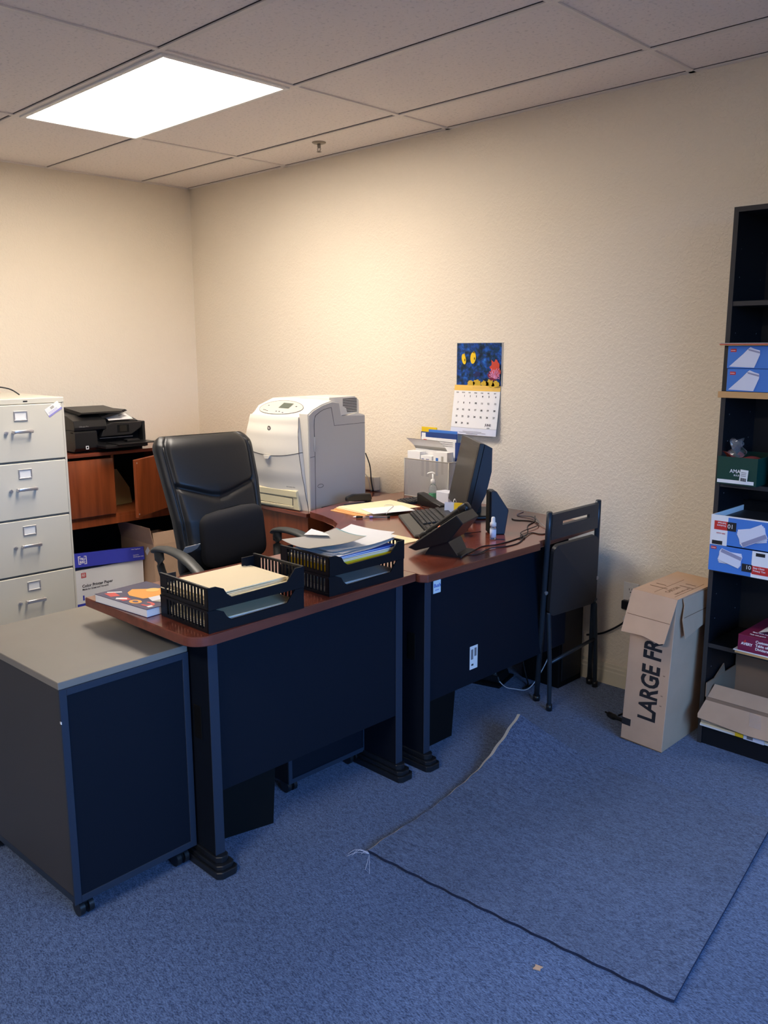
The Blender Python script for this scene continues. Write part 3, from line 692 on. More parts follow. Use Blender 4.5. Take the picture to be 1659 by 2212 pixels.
for k in range(9): w.box(US-.001, US+.0012, .27, .375, .462+k*.008, .4665+k*.008, M_pdark)
w.prism([(.0, .0), (.06, .01), (.05, .04), (.0, .055)], -.03, .025, M_pbody, L=Matrix.Translation((US, .215, .448)) @ frame((0, 0, 0), (0, 1, 0), (0, 0, 1), (1, 0, 0)))
w.build('vent_block', t)
# logo, tray
p = Vector(fpt(.49, .395, .0012))
w = MB(LP); w.lathe([(.0115, 0), (.0115, .002), (.006, .0026)], M_pdark, 18, L=Matrix.Translation(p) @ frame((0, 0, 0), (1, 0, 0), (0, 0, 1), (0, -1, 0)))
w.text('hp', .017, M_pbody, Matrix.Translation(p-Vector((.0075, .003, .004))) @ frame((0, 0, 0), (1, 0, 0), (0, 0, 1), (0, -1, 0)), .03)
w.build('logo_badge', t, 'small round grey badge')
w = MB(LP); q = Vector(fpt(.74, .112, .0012)); w.text('color LaserJet 4650n', .0075, M_gink, Matrix.Translation(q) @ frame((-.01, 0, 0), (1, -.02, 0), (0, 0, 1), (0, -1, 0)), 0); w.build('model_lettering', t)
w = MB(LP); yb = -.034
w.prism([(.012, .006), (.358, .003), (.338, .098), (.015, .098)], 0, .012, M_pyel, .002, L=frame((0, -.022, 0), (1, 0, 0), (0, 0, 1), (0, -1, 0)))
w.box(.055, .315, -.0348, -.034, .022, .062, M_pdark); w.prism([(.06, .026), (.31, .024), (.31, .058), (.06, .060)], .0, .001, M_pyel, L=frame((0, -.0348, 0), (1, 0, 0), (0, 0, 1), (0, -1, 0)))
w.box(.055, .318, -.040, -.034, .012, .022, M_pyel, .001); w.box(.02, .34, -.037, -.034, .066, .095, M_pyel, .001); w.box(.036, .039, -.0365, -.034, .012, .062, M_pdark)
w.build('paper_tray', t, 'yellowed paper tray')

# ---------------------------------------------------------------- office chair
CO = (2.02, -1.165, 0); CA = math.radians(-5); CH = rotz(CO, CA)
t = thing('office_chair', 'black leather high back swivel chair facing the desk return', 'chair', CO, CA)
def lerp(a, b, k): return a+(b-a)*k
def spl(tab, x):
    for i in range(len(tab)-1):
        if x <= tab[i+1][0]:
            k = (x-tab[i][0])/(tab[i+1][0]-tab[i][0]); k = k*k*(3-2*k) if False else k
            return lerp(tab[i][1], tab[i+1][1], k)
    return tab[-1][1]
HB0, HB1 = .50, 1.112
def back_fn(a, b):
    z = HB0+(HB1-HB0)*b
    cx = spl([(.50, -.185), (.62, -.165), (.75, -.18), (.90, -.225), (1.05, -.285), (1.135, -.315)], z)
    hw = spl([(.50, .200), (.70, .218), (.90, .238), (1.05, .246), (1.135, .246)], z); th = .052
    e = max(0, (z-1.04)/(HB1-1.04)); hw *= (1-.16*e**3); 
    th *= math.sqrt(max(0.0, 1-(e**2.6)*.995)); e2 = max(0, 1-(z-HB0)/.04); th *= math.sqrt(max(0, 1-e2**2*.95))
    ph = 2*PI*a; c, s_ = math.cos(ph), math.sin(ph)
    x = th*math.copysign(abs(c)**.62, c); y = hw*math.copysign(abs(s_)**.55, s_)
    tt = y/hw; y += .018
    if c > 0:
        d = 0
        x += .010*(1-tt*tt)   # puffed
        # side bolster seam
        g = abs(abs(tt)-.84)*hw; d += .012*math.exp(-(g/.010)**2)
        zc = .835+.075*abs(tt)
        if abs(tt) < .84:
            d += .016*math.exp(-((z-zc)/.013)**2)
            if z < zc: d += .013*math.exp(-((y+.02*(zc-z)/.3)/.012)**2)
            x += .008*math.sin(min(1, abs(z-zc)/.16)*PI/2)
        elif z < 1.08: x += .004
        x -= d
    return (cx+x, y, z)
def closed(fn, nu, nv, m, w):
    w.grid(fn, nu, nv, m, True)
    n = nu+1
w = MB(CH); w.grid(back_fn, 160, 110, M_leather)
w.build('backrest', t)
w = MB(CH)
for sg in (-1, 1):
    w = MB(CH); pts = []
    for i in range(25):
        b = .05+.88*i/24; z = HB0+(HB1-HB0)*b
        best = min((abs(abs(back_fn(a, b)[1])/max(abs(back_fn(.25, b)[1]), .01)-.90), a) for a in [(.02+k*.004) for k in range(57)])[1]
        p = back_fn(best if sg > 0 else 1-best, b); pts.append((p[0]+.002, p[1], p[2]))
    w.tube(pts, .003, M_leather, 6, 1); w.build('piping', t)
w = MB(CH)   # seat
def seat_fn(a, b):
    u = 2*PI*a; z = .44+.10*b; k = math.sqrt(max(0, 1-abs(2*b-1)**3*.98))
    c, s_ = math.cos(u), math.sin(u)
    return (.07+.26*k*math.copysign(abs(c)**.5, c), .255*k*math.copysign(abs(s_)**.5, s_), z-(.02*(c > 0)*abs(c)))
w.grid(seat_fn, 60, 16, M_leather); w.build('seat', t)
for sg in (-1, 1):
    w = MB(CH); y = sg*.305
    w.tube([(-.165, y, .634), (-.12, y, .652), (-.02, y, .662), (.10, y, .655), (.22, y, .618), (.30, y*.97, .56)], [.010, .013, .014, .014, .013, .011], M_arm, 12, 6, flat=2.1)
    w.tube([(-.13, y, .650), (-.12, y*.98, .56), (-.08, y*.92, .46)], .011, M_arm, 10, 5, flat=2.0)
    w.tube([(.29, y*.97, .57), (.24, y*.95, .48), (.12, y*.88, .445)], .010, M_arm, 10, 5, flat=1.9)
    w.build('armrest', t)
w = MB(CH); w.cyl((0, 0, .12), (0, 0, .43), .028, M_foot); w.cyl((0, 0, .42), (0, 0, .45), .09, M_foot)
for k in range(5):
    a = 2*PI*k/5+.3; c, s_ = math.cos(a), math.sin(a); w.tube([(0, 0, .13), (.12*c, .12*s_, .12), (.30*c, .30*s_, .075)], [.03, .02, .014], M_foot, 8, 4)
w.build('star_base', t)
for k in range(5):
    a = 2*PI*k/5+.3; c, s_ = .30*math.cos(a), .30*math.sin(a); w = MB(CH)
    w.cyl((c-.014, s_, .027), (c+.014, s_, .027), .027, M_foot, n=16); w.cyl((c, s_, .03), (c, s_, .075), .007, M_foot, n=8); w.build('caster', t)
# lumbar cushion leaning on the backrest
LC = CH @ Matrix.Translation((-.078, .045, .540)) @ Matrix.Rotation(math.radians(-9), 4, 'Y')
def cush(a, b):
    u = 2*PI*a; k = math.sqrt(max(0, 1-abs(2*b-1)**6*.99)); c, s_ = math.cos(u), math.sin(u)
    y = .160*(k**.5)*math.copysign(abs(s_)**.35, s_)
    return (.044*k*math.copysign(abs(c)**.55, c)+.012*(1-(y/.17)**2)*(c > 0), y, .255*b+.012*math.sin(y*9))
w = MB(LC); w.grid(cush, 72, 30, M_fabric)
o = tag(w.build('lumbar_cushion'), 'black fabric lumbar cushion propped against the swivel chair backrest', 'cushion')
w = MB(CH)
L = frame((-.055, -.245, .640), (.25, .97, .0), (-.55, .12, .83), None or (.8, -.2, .55))
w = MB(CH @ Matrix.Translation((-.080, -.185, .640)) @ Matrix.Rotation(.25, 4, 'Z') @ Matrix.Rotation(-.85, 4, 'Y'))
w.prism([(-.03, 0), (-.008, -.03), (.02, -.034), (.02, .055), (-.012, .055), (-.03, .03)], 0, .0012, M_tag)
w.box(-.008, -.005, -.012, .03, .0012, .0016, M_gink); w.box(.003, .006, -.018, .025, .0012, .0016, M_gink)
w.tube([(-.012, .045, .001), (-.03, .06, .012), (-.045, .09, .016)], .0009, M_tag, 5)
w.build('care_tag', t, 'white paper tag on a string')

# ---------------------------------------------------------------- letter trays
TW, TL, TH = .235, .33, .064
def tray_thing(loc, label, group, rot=0):
    t = thing('letter_tray', label, 'letter tray', loc, rot, group)
    M = rotz(loc, rot)      # local x 0..TW (front edge toward viewer at x=TW), y 0..TL
    MB(M).box(.003, TW-.003, .004, TL-.004, .004, .007, M_tray).build('tray_floor', t)
    for y in (0, TL-.004):
        w = MB(M); w.box(0, TW, y, y+.004, .0, .010, M_tray, .0008); w.box(0, TW, y-.002, y+.006, TH-.008, TH-.001, M_tray, .0008)
        w.box(0, .026, y, y+.004, .010, TH-.008, M_tray); w.box(TW-.018, TW, y, y+.004, .010, TH-.008, M_tray)
        n = 12; x0 = .026; x1 = TW-.018; p = (x1-x0)/n
        for k in range(n): w.box(x0+k*p, x0+k*p+p*.34, y, y+.004, .010, TH-.008, M_tray)
        w.build('slotted_end', t)
    w = MB(M); prof = [(0, 0), (TL, 0), (TL, TH-.002), (TL-.032, TH-.002), (TL-.052, .040), (TL-.062, .028), (.076, .024), (.060, .036), (.050, TH-.012), (.026, TH-.002), (0, TH-.002)]
    w.prism(prof, TW-.003, TW+.001, M_tray, L=frame((0, 0, 0), (0, 1, 0), (0, 0, 1), (1, 0, 0)))
    w.build('front_lip', t)
    w = MB(M); w.box(0, .003, 0, .05, .0, TH-.008, M_tray); w.box(0, .003, TL-.05, TL, 0, TH-.008, M_tray); w.box(0, .003, .05, TL-.05, 0, .012, M_tray); w.build('back_lip', t)
    return t
G = 'stacked black letter trays'
A0 = (2.992, -2.118, .7505); B0 = (2.962, -1.662, .7505)

ta = tray_thing(A0, 'black letter tray at the bottom of the stack beside the thick book', None)
dup(ta, (A0[0]+.003, A0[1], A0[2]+TH), 'black letter tray holding cream folders, top of the stack beside the thick book')
dup(ta, B0, 'black letter tray at the bottom of the stack nearest the corner desk')
dup(ta, (B0[0]+.003, B0[1], B0[2]+TH), 'black letter tray overflowing with white papers and a glossy brochure, top of its stack')
def pile(name, label, cat, base, lx, ly, n, m, th=.0012, jit=.006, rot=.02, z0=0, mats=None, bend=0, seed=1):
    rnd = random.Random(seed); w = MB()
    for k in range(n):
        L = rotz((base[0]+rnd.uniform(-jit, jit), base[1]+rnd.uniform(-jit, jit), base[2]+k*th), rnd.uniform(-rot, rot))
        w.box(-lx/2, lx/2, -ly/2, ly/2, 0, th*.86, (mats[k % len(mats)] if mats else m), L=L)
    return tag(w.build(name), label, cat)
ac = (A0[0]+TW/2-.002, A0[1]+TL/2); bc = (B0[0]+TW/2-.002, B0[1]+TL/2)
pile('paper_stack', 'grey-white paper stack in the bottom tray beside the thick book', 'paper', (ac[0]-.002, ac[1], A0[2]+.0085), .205, .304, 8, M_paper2, .0022, .002, .006, mats=[M_paper, M_cream, M_paper2], seed=2)
pile('paper_stack', 'grey-white paper stack in the bottom tray nearest the corner desk', 'paper', (bc[0]-.002, bc[1], B0[2]+.0085), .205, .304, 8, M_paper2, .0022, .002, .006, mats=[M_paper, M_paper2], seed=3)
w = MB(); z = A0[2]+TH+.0085
for k, (dx, dy, a) in enumerate(((.002, 0, .01), (0, 0, 0), (-.004, .002, -.01), (.0, .0, .0), (-.012, -.02, .06), (-.02, -.01, .02), (-.028, .004, -.03), (-.02, -.012, .035))):
    L = rotz((ac[0]+dx, ac[1]+dy, z+k*.0028), a) @ Matrix.Rotation(.0, 4, 'Y')
    lx, ly = (.205, .308) if k < 4 else (.212, .28)
    w.box(-lx/2, lx/2, -ly/2, ly/2, 0, .0025, M_cream, L=L)
tag(w.build('folder_stack'), 'cream manila folders fanned in the top tray beside the thick book', 'folder')
w = MB(); z = B0[2]+TH+.0085
for k in range(7): w.box(-.10, .10, -.152, .15, 0, .0035, M_yellow if k < 5 else M_cream, L=rotz((bc[0], bc[1], z+k*.004), (k % 3-1)*.01))
for k in range(4): w.box(-.102, .10, -.145, .14, 0, .0024, M_bluep if k % 2 else M_paper, L=rotz((bc[0]-.004, bc[1]+.01, z+.0285+k*.0027), (k % 3-1)*.03))
zz = z+.040
tag(w.build('envelope_stack'), 'yellow envelopes and blue sheets filling the top tray nearest the corner desk', 'envelope')
w = MB()
def curled(w, L, lx, ly, m, c1, c2, th=.0009, n=14):
    w.grid(lambda a, b: ((a-.5)*lx, (b-.5)*ly, c1*(2*a-1)**2+c2*max(0, b-.45)**2), n, n, m, True, L)
    w.grid(lambda a, b: ((a-.5)*lx, (b-.5)*ly, -th+c1*(2*a-1)**2+c2*max(0, b-.45)**2), n, n, m, True, L)
for k, (dx, dy, a, c1, c2) in enumerate(((.0, .01, .03, .002, .05), (-.012, .02, -.04, .003, .06), (-.02, .03, .14, .002, .05), (-.03, .045, .06, .004, .06), (-.01, .03, -.10, .003, .05))):
    curled(w, rotz((bc[0]+dx, bc[1]+dy, zz+k*.0025), a), .200, .265, M_paper, c1, c2)
tag(w.build('loose_papers'), 'curling white papers piled on the top tray nearest the corner desk', 'paper')
w = MB(); L = rotz((bc[0]-.030, bc[1]-.055, zz+.019), -.25) @ Matrix.Rotation(-.05, 4, 'Y')
curled(w, L, .205, .20, M_paper2, .006, .05, .001); w.grid(lambda a, b: ((a-.5)*.205, (b-.5)*.02+.095, .006*(2*a-1)**2+.05*max(0, (.90+b*.1)-.45)**2+.0006), 10, 2, M_teal, True, L)
w.add([(-.10, .06, .010), (-.155, .035, .020), (-.10, -.02, .013), (-.03, .04, .012)], [(0, 1, 2, 3)], M_paper, False, L)
tag(w.build('brochure'), 'glossy grey and teal folded brochure on the top of the paper pile', 'brochure')

# ---------------------------------------------------------------- thick book
t = thing('thick_book', 'thick paperback with navy cover and toy pictures at the desk end', 'book', (2.87, -2.07, .7505), math.radians(8))
BK = rotz((2.983, -2.158, .7505), math.radians(6))   # local x -.255..0, y 0..185
MB(BK).box(-.253, -.0015, .001, .183, .0012, .0225, M_paper).build('pages', t)
w = MB(BK); w.box(-.255, 0, 0, .185, .0226, .024, M_navyc); w.box(-.255, 0, 0, .185, 0, .0011, M_navyc)
z = .0241
def flat(pts, m, dz=0): w.prism([(x, y) for x, y in pts], z+dz, z+dz+.0003, m, L=BK if False else None)
flat([(-.19, .07), (-.16, .055), (-.10, .06), (-.085, .10), (-.10, .15), (-.15, .165), (-.18, .13), (-.21, .10)], M_orange)
flat([(-.155+.020*math.cos(q*PI/8), .135+.020*math.sin(q*PI/8)) for q in range(16)], M_caly, .0003)
flat([(-.115+.016*math.cos(q*PI/8), .160+.014*math.sin(q*PI/8)) for q in range(16)], M_paper, .0003); flat([(-.115+.009*math.cos(q*PI/8), .160+.008*math.sin(q*PI/8)) for q in range(16)], M_lila, .0006)
flat([(-.095, .075), (-.055, .06), (-.02, .075), (-.02, .115), (-.05, .125), (-.09, .11)], M_env, .0003); flat([(-.055, .06), (-.02, .075), (-.02, .115), (-.052, .095)], M_paper2, .0006)
flat([(-.235, .02), (-.19, .012), (-.178, .036), (-.222, .046)], M_red); flat([(-.243, .035), (-.236, .030), (-.205, .062), (-.214, .066)], M_paper)
flat([(-.165, .012), (-.125, .010), (-.122, .035), (-.155, .04)], M_red); flat([(-.168, .016), (-.158, .006), (-.13, .026), (-.14, .034)], M_paper, .0003)
flat([(-.092+.022*math.cos(q*PI/8), .028+.016*math.sin(q*PI/8)) for q in range(16)], M_orange); flat([(-.092+.011*math.cos(q*PI/8), .028+.007*math.sin(q*PI/8)) for q in range(16)], M_navyc, .0003)
flat([(-.045+.026*math.cos(q*PI/8), .035+.018*math.sin(q*PI/8)) for q in range(-5, 7)]+[(-.045+.014*math.cos(q*PI/8), .035+.009*math.sin(q*PI/8)) for q in range(6, -6, -1)], M_red)
flat([(-.026, .018), (-.014, .016), (-.012, .032), (-.024, .033)], M_paper, .0003)
w.build('cover', t)
tag(MB(rotz((2.733, -1.0, .7505), 0)).box(-.13, .135, -.12, .115, 0, .0015, M_cream).box(-.125, .133, -.118, .117, .0016, .003, M_cream).build('manila_folder'), 'flat cream folder on the desk between tray stack and phone', 'folder')

# ---------------------------------------------------------------- computer corner, axes turned toward the chair
AX = Vector((.775, -.632, 0)).normalized(); NX = Vector((.632, .775, 0)).normalized()
def fr(o, a=0): 
    M = frame(o, AX, NX); return M @ Matrix.Rotation(a, 4, 'Z')
ang0 = math.atan2(AX.y, AX.x)
mo = (2.632, -.369, .7502)
t = thing('monitor', 'black flat screen monitor turned toward the swivel chair', 'monitor', mo, ang0)
MO = fr(mo)
TI = MO @ Matrix.Translation((0, 0, .042)) @ Matrix.Rotation(math.radians(-12), 4, 'X')
w = MB(TI); w.box(-.1925, .1925, -.012, .010, 0, .310, M_black, .002)
w.build('bezel', t)
MB(TI).box(-.175, .175, -.0126, -.0119, .020, .292, M_screen).build('screen', t, 'dull brownish switched off screen')
w = MB(TI)
w.prism([(.0105, .0), (.040, .006), (.064, .10), (.066, .20), (.046, .300), (.0105, .310)], -.1925, .1925, M_spk, .001, L=frame((0, 0, 0), (0, 1, 0), (0, 0, 1), (1, 0, 0)))
w.build('rear_housing', t, 'dark navy rear housing')
w = MB(MO); w.prism([(-.035, .075), (.035, .075), (.03, .10), (-.03, .10)], .015, .17, M_black); w.build('neck', t)
w = MB(MO); w.box(-.115, .115, -.03, .16, 0, .016, M_black, .005); w.build('stand_foot', t)

sp = Vector((2.992, -.606, .7502))
t = thing('desk_speaker', 'angular dark wedge shaped speaker standing right of the monitor', 'speaker', sp, ang0); SP = fr(sp)
MB(SP).prism([(.006, 0), (.066, 0), (.080, .10), (.028, .178), (.006, .180)], -.066, 0, M_spk, .003, L=frame((0, 0, 0), (0, 1, 0), (0, 0, 1), (1, 0, 0))).build('housing', t)
MB(SP).box(-.064, -.002, .0, .006, .004, .176, M_blackm, .002).build('grille', t)

t = thing('keyboard', 'black computer keyboard with palm rest on the corner desk', 'keyboard', (2.70, -.62, .7502), ang0)
KB = frame((2.487, -.583, .7505), (.79, -.613, 0)) @ Matrix.Rotation(math.radians(6.5), 4, 'X')
w = MB(KB); w.box(0, .44, .035, .200, .0, .020, M_black, .004); w.build('case', t)
w = MB(KB); w.box(.0, .44, -.02, .0345, .001, .015, M_rest, .005); w.build('palm_rest', t, 'dark grey palm rest')
w = MB(KB); rows = [(.042, 10), (.061, 12), (.080, 12), (.099, 13), (.118, 14), (.148, 14)]
def key(M, x0_, x1_, y0_, z0_, h_, t_, hh=.0065): MB(M).box(x0_, x1_, y0_, y0_+h_, z0_, z0_+hh, M_key, .0015).build('key', t_)
for ry, n in rows:
    p = .285/n
    for k in range(n): key(KB, .012+k*p+.0012, .012+(k+1)*p-.0012, ry+.001, .020, .0155, t)
    for k in range(4): key(KB, .335+k*.024, .335+k*.024+.021, ry+.001, .020, .0155, t)

# desk phone
ph = Vector((2.985, -1.062, .7502)); PA = Vector((.60, .80, 0)); 
PH = frame(ph, (.31, -.95, 0), (.95, .31, 0))   # x: toward viewer right, y: back
t = thing('desk_phone', 'black office phone tilted on its stand at the front of the corner desk', 'phone', ph, math.atan2(-.95, .31))
SL = PH @ Matrix.Translation((0, .0, .004)) @ Matrix.Rotation(math.radians(36), 4, 'X')
w = MB(SL); w.prism([(-.0, 0), (.235, 0), (.240, -.040), (.15, -.066), (.02, -.026)], -.155, .01, M_black, .003, L=frame((0, 0, .022), (0, 1, 0), (0, 0, 1), (1, 0, 0)))
w.box(-.095, -.01, .15, .225, .0215, .0275, M_blackm, .002)
w.build('phone_body', t)
w = MB(SL); w.box(-.085, -.02, .165, .215, .028, .0288, M_lcd); w.build('display', t)
w = MB(SL)
for i in range(3):
    for j in range(4): key(SL, -.085+i*.026, -.085+i*.026+.018, .03+j*.026, .022, .014, t, .004)
w = MB(SL); w.tube([(-.130, .02, .026), (-.130, .05, .034), (-.130, .12, .036), (-.130, .20, .036), (-.130, .230, .030)], [.020, .015, .013, .015, .021], M_black, 10, 5, flat=1.1)
w.box(-.152, -.108, .195, .240, .02, .052, M_black, .010, 2); w.box(-.152, -.108, -.002, .045, .02, .048, M_black, .010, 2)
w.build('handset', t)
w = MB(PH)
w.prism([(.150, .0), (.170, .0), (.130, .080), (.105, .080)], -.135, -.01, M_black, .002, L=frame((0, 0, 0), (0, 1, 0), (0, 0, 1), (1, 0, 0)))
w.box(-.14, -.005, .07, .195, .0, .008, M_black, .002); w.prism([(.05, .0), (.185, 0), (.13, .07), (.09, .060)], -.012, -.006, M_black, L=frame((0, 0, 0), (0, 1, 0), (0, 0, 1), (1, 0, 0)))
w.build('phone_stand', t)
MB(SL).box(.004, .009, .150, .158, .022, .0235, mat('red_led', (255, 120, 90), .4, emit=((1, .25, .12), 2.0))).build('indicator_light', t, 'small lit red light')
w = MB(); pts = []
for i in range(120):
    q = i/119; a = q*2*PI*13; bx_ = Vector((2.945, -1.10, .762)).lerp(Vector((2.99, -1.135, .762)), q); r = .0085
    yy = .018*math.sin(q*PI); pts.append((bx_.x, bx_.y-yy+r*math.cos(a), bx_.z+r*math.sin(a)))
w.tube(pts, .0022, M_cord, 6, 1); w.build('coiled_cord', t)

# spray bottle
def bottle_lathe(M, prof, m, n=20): return MB(M).lathe(prof, m, n)
sb = (3.053, -.660, .7502)
t = thing('spray_bottle', 'small clear spray bottle with white cap in front of the wedge speaker', 'bottle', sb); S_ = Matrix.Translation(sb)
MB(S_).lathe([(.0105, 0), (.0125, .002), (.0125, .044), (.008, .050), (.008, .054)], M_plast).build('bottle_body', t)
MB(S_).lathe([(.0127, .008), (.0127, .040)], M_env, 20).build('paper_label', t, 'pale blue-white label')
MB(S_).lathe([(.0125, .052), (.0125, .066), (.0085, .069), (.0075, .086), (.005, .090)], M_white).build('spray_cap', t, 'white spray cap')
# pump bottle
pb = (2.325, -.195, .7502)
t = thing('pump_bottle', 'clear hand sanitizer pump bottle with green liquid by the mesh box', 'bottle', pb); S_ = Matrix.Translation(pb)
MB(S_).lathe([(.019, 0), (.021, .003), (.021, .072), (.016, .084), (.010, .088), (.010, .092)], M_plast).build('bottle_body', t)
MB(S_).lathe([(.0195, .003), (.0195, .045)], M_liq).build('liquid', t, 'green liquid')
w = MB(S_); w.lathe([(.012, .090), (.012, .112), (.006, .116), (.0045, .118), (.0045, .142)], M_white); w.tube([(.008, .004, .142), (-.004, -.0, .147), (-.022, -.008, .143), (-.027, -.010, .138)], .0042, M_white, 8); w.build('pump', t, 'white pump')

# ---------------------------------------------------------------- mesh file box with contents
mx0, mx1, my0, my1, mh = 2.088, 2.385, -.148, -.022, .195
t = thing('mesh_file_box', 'silver wire mesh file box against the wall full of cartons and booklets', 'file box', ((mx0+mx1)/2, (my0+my1)/2, .7502))
w = MB(); z0 = .7505
w.box(mx0, mx1, my0, my0+.001, z0, z0+mh, M_wmesh); w.box(mx0, mx0+.001, my0, my1, z0, z0+mh, M_wmesh); w.box(mx1-.001, mx1, my0, my1, z0, z0+mh, M_wmesh); w.box(mx0, mx1, my1-.001, my1, z0, z0+mh, M_wmesh); w.box(mx0, mx1, my0, my1, z0, z0+.001, M_wmesh)
w.build('mesh_walls', t)
w = MB(); r = .0028
for z in (z0+.002, z0+mh):
    w.tube([(mx0, my0, z), (mx1, my0, z)], r, M_pgrey, 6, 1); w.tube([(mx0, my1, z), (mx1, my1, z)], r, M_pgrey, 6, 1); w.tube([(mx0, my0, z), (mx0, my1, z)], r, M_pgrey, 6, 1); w.tube([(mx1, my0, z), (mx1, my1, z)], r, M_pgrey, 6, 1)
for x in (mx0, mx1):
    for y in (my0, my1): w.tube([(x, y, z0), (x, y, z0+mh)], r, M_pgrey, 6, 1)
w.build('wire_frame', t)
zb = z0+.0018
def carton(name, label, x0, x1, y0, y1, h, slots=(), flap=None):
    w = MB(); w.box(x0, x1, y0, y1, zb, zb+h, M_paper, .0008)
    for a, b_, c, d, m in slots: w.box(x0+a, x0+b_, y0-.0006, y0, zb+c, zb+d, m)
    if flap: flap(w)
    return tag(w.build(name), label, 'carton')
carton('white_carton', 'plain white carton at the left end of the mesh file box', mx0+.012, mx0+.098, my0+.010, my0+.055, .232)
def fl(w): w.grid(lambda a, b: (mx0+.10+a*-.13+.10*0, my0+.064-.05*b+.0*a, zb+.245+.05*math.sin(b*1.4)), 6, 6, M_paper)
carton('window_carton', 'white carton with two grey window slots in the middle of the mesh file box', mx0+.103, mx0+.178, my0+.010, my0+.055, .215, ((.006, .022, .11, .20, M_pat), (.036, .056, .11, .20, M_pat)))
carton('window_carton', 'white carton with a blue window slot at the right end of the mesh file box', mx0+.188, mx0+.278, my0+.010, my0+.058, .240, ((.016, .032, .12, .21, M_envblue), (.052, .066, .13, .22, M_paper2)))
w = MB(); w.grid(lambda a, b: (mx0-.006+a*.215+.02*b, my0+.068-.050*(1-b)**1.5, zb+.240+.055*(1-b)), 10, 10, M_paper2)
w.grid(lambda a, b: (mx0-.006+a*.215+.02*b, my0+.0695-.050*(1-b)**1.5, zb+.238+.055*(1-b)), 10, 10, M_paper)
w.box(mx0+.02, mx0+.22, my0+.062, my0+.072, zb, zb+.240, M_paper)
tag(w.build('open_carton'), 'white carton with bent open lid behind the front cartons in the mesh box', 'carton')
w = MB(); w.box(mx0+.045, mx0+.275, my0+.080, my0+.083, zb, zb+.300, M_paper); 
w.grid(lambda a, b: (mx0+.045+a*.225, my0+.079-.004*math.sin(a*PI), zb+.30*b), 12, 2, M_paper)
w.grid(lambda a, b: (mx0+.270+.022*math.sin(a*PI/2), my0+.079+.016*(1-math.cos(a*PI/2)), zb+.285*b), 8, 2, M_navyb)
for q in range(3): w.box(mx0+.10, mx0+.26, my0+.0735, my0+.0742, zb+.284-q*.010, zb+.286-q*.010, M_gink)
w.box(mx0+.065, mx0+.085, my0+.0735, my0+.0742, zb+.27, zb+.29, M_red); tag(w.build('form_booklet'), 'white printed form booklet curling in front of the navy booklet', 'booklet')
w = MB(); w.box(mx0+.030, mx0+.268, my0+.092, my0+.097, zb, zb+.325, M_navyb); w.box(mx0+.036, mx0+.062, my0+.0913, my0+.092, zb+.29, zb+.32, M_paper); tag(w.build('navy_booklet'), 'navy blue booklet with small white badge in the mesh file box', 'booklet')
w = MB(); w.box(mx0+.075, mx0+.262, my0+.101, my0+.106, zb, zb+.338, M_envblue); tag(w.build('blue_booklet'), 'lighter blue booklet behind the navy booklet', 'booklet')
w = MB(); w.box(mx0+.018, mx0+.12, my0+.110, my0+.115, zb, zb+.348, M_yellow); tag(w.build('yellow_booklet'), 'yellow booklet at the very back of the mesh file box', 'booklet')

# tissue box, calculator, wedge device, notes
tag(MB(fr((2.405, -.185, .7505), .5)).box(-.045, .05, -.03, .03, 0, .062, M_env, .002).build('small_white_box'), 'small white box behind the pump bottle and monitor', 'box')
t = thing('calculator', 'flat black desk calculator in front of the mesh file box', 'calculator', (2.26, -.262, .7502), ang0+.15)
CL = fr((2.26, -.262, .7502), .15)
w = MB(CL); w.prism([(-.07, 0), (.07, 0), (.07, .022), (-.07, .008)], -.055, .055, M_black, .001, L=frame((0, 0, 0), (0, 1, 0), (0, 0, 1), (1, 0, 0))); w.build('case', t)
w = MB(CL @ Matrix.Translation((0, -.07, .008)) @ Matrix.Rotation(math.atan2(.014, .14), 4, 'X'))
for i in range(5):
    for j in range(5): key(w.M, -.046+i*.019, -.046+i*.019+.014, .010+j*.016, 0, .011, t, .004)
MB(CL @ Matrix.Translation((0, -.07, .008)) @ Matrix.Rotation(math.atan2(.014, .14), 4, 'X')).box(-.045, .045, .10, .13, .0, .001, M_lcd).build('display', t)
w = MB(fr((2.418, -.300, .7505), .5)); w.prism([(-.10, 0), (.085, 0), (.085, .022), (.02, .030), (-.07, .055), (-.10, .060)], -.022, .022, M_black, .004, L=frame((0, 0, 0), (1, 0, 0), (0, 0, 1), (0, -1, 0)))
tag(w.build('card_reader'), 'black scoop shaped device between calculator and monitor', 'device')
t = thing('memo_clip', 'dark clip holding a white card and yellow notes between keyboard and monitor', 'memo clip', (2.697, -.468, .7502), ang0)
NC = frame((2.697, -.468, .7505), (.80, .45, 0))
MB(NC).box(-.022, .022, -.006, .006, 0, .012, M_blackm, .002).build('clip_base', t)
MB(NC @ Matrix.Rotation(-.12, 4, 'X')).box(-.050, .0, .001, .0025, .006, .078, M_env).build('white_card', t)
w = MB(NC @ Matrix.Rotation(-.12, 4, 'X') @ Matrix.Rotation(-.25, 4, 'Z'))
w.grid(lambda a, b: (-.006+.052*a, -.004+.006*a*a, .004+.072*b), 6, 4, M_yellow); w.grid(lambda a, b: (-.002+.050*a, -.0025+.006*a*a, .004+.074*b), 6, 4, M_caly)
w.build('yellow_notes', t)
w = MB(NC); w.tube([(-.01, .004, .078), (-.006, .014, .092), (.004, .004, .080)], .0012, M_chrome, 6); w.build('wire_clip', t)
for (x, y, a) in ((2.472, -.452, .4), (2.665, -.510, -.2)):
    tag(MB(fr((x, y, .7505), a)).box(-.014, .014, -.008, .008, 0, .003, M_envblue).build('sticky_flags'), 'small pad of blue sticky flags at the upper left corner of the keyboard' if x < 2.5 else 'small pad of blue sticky flags beside the yellow notes', 'sticky notes')

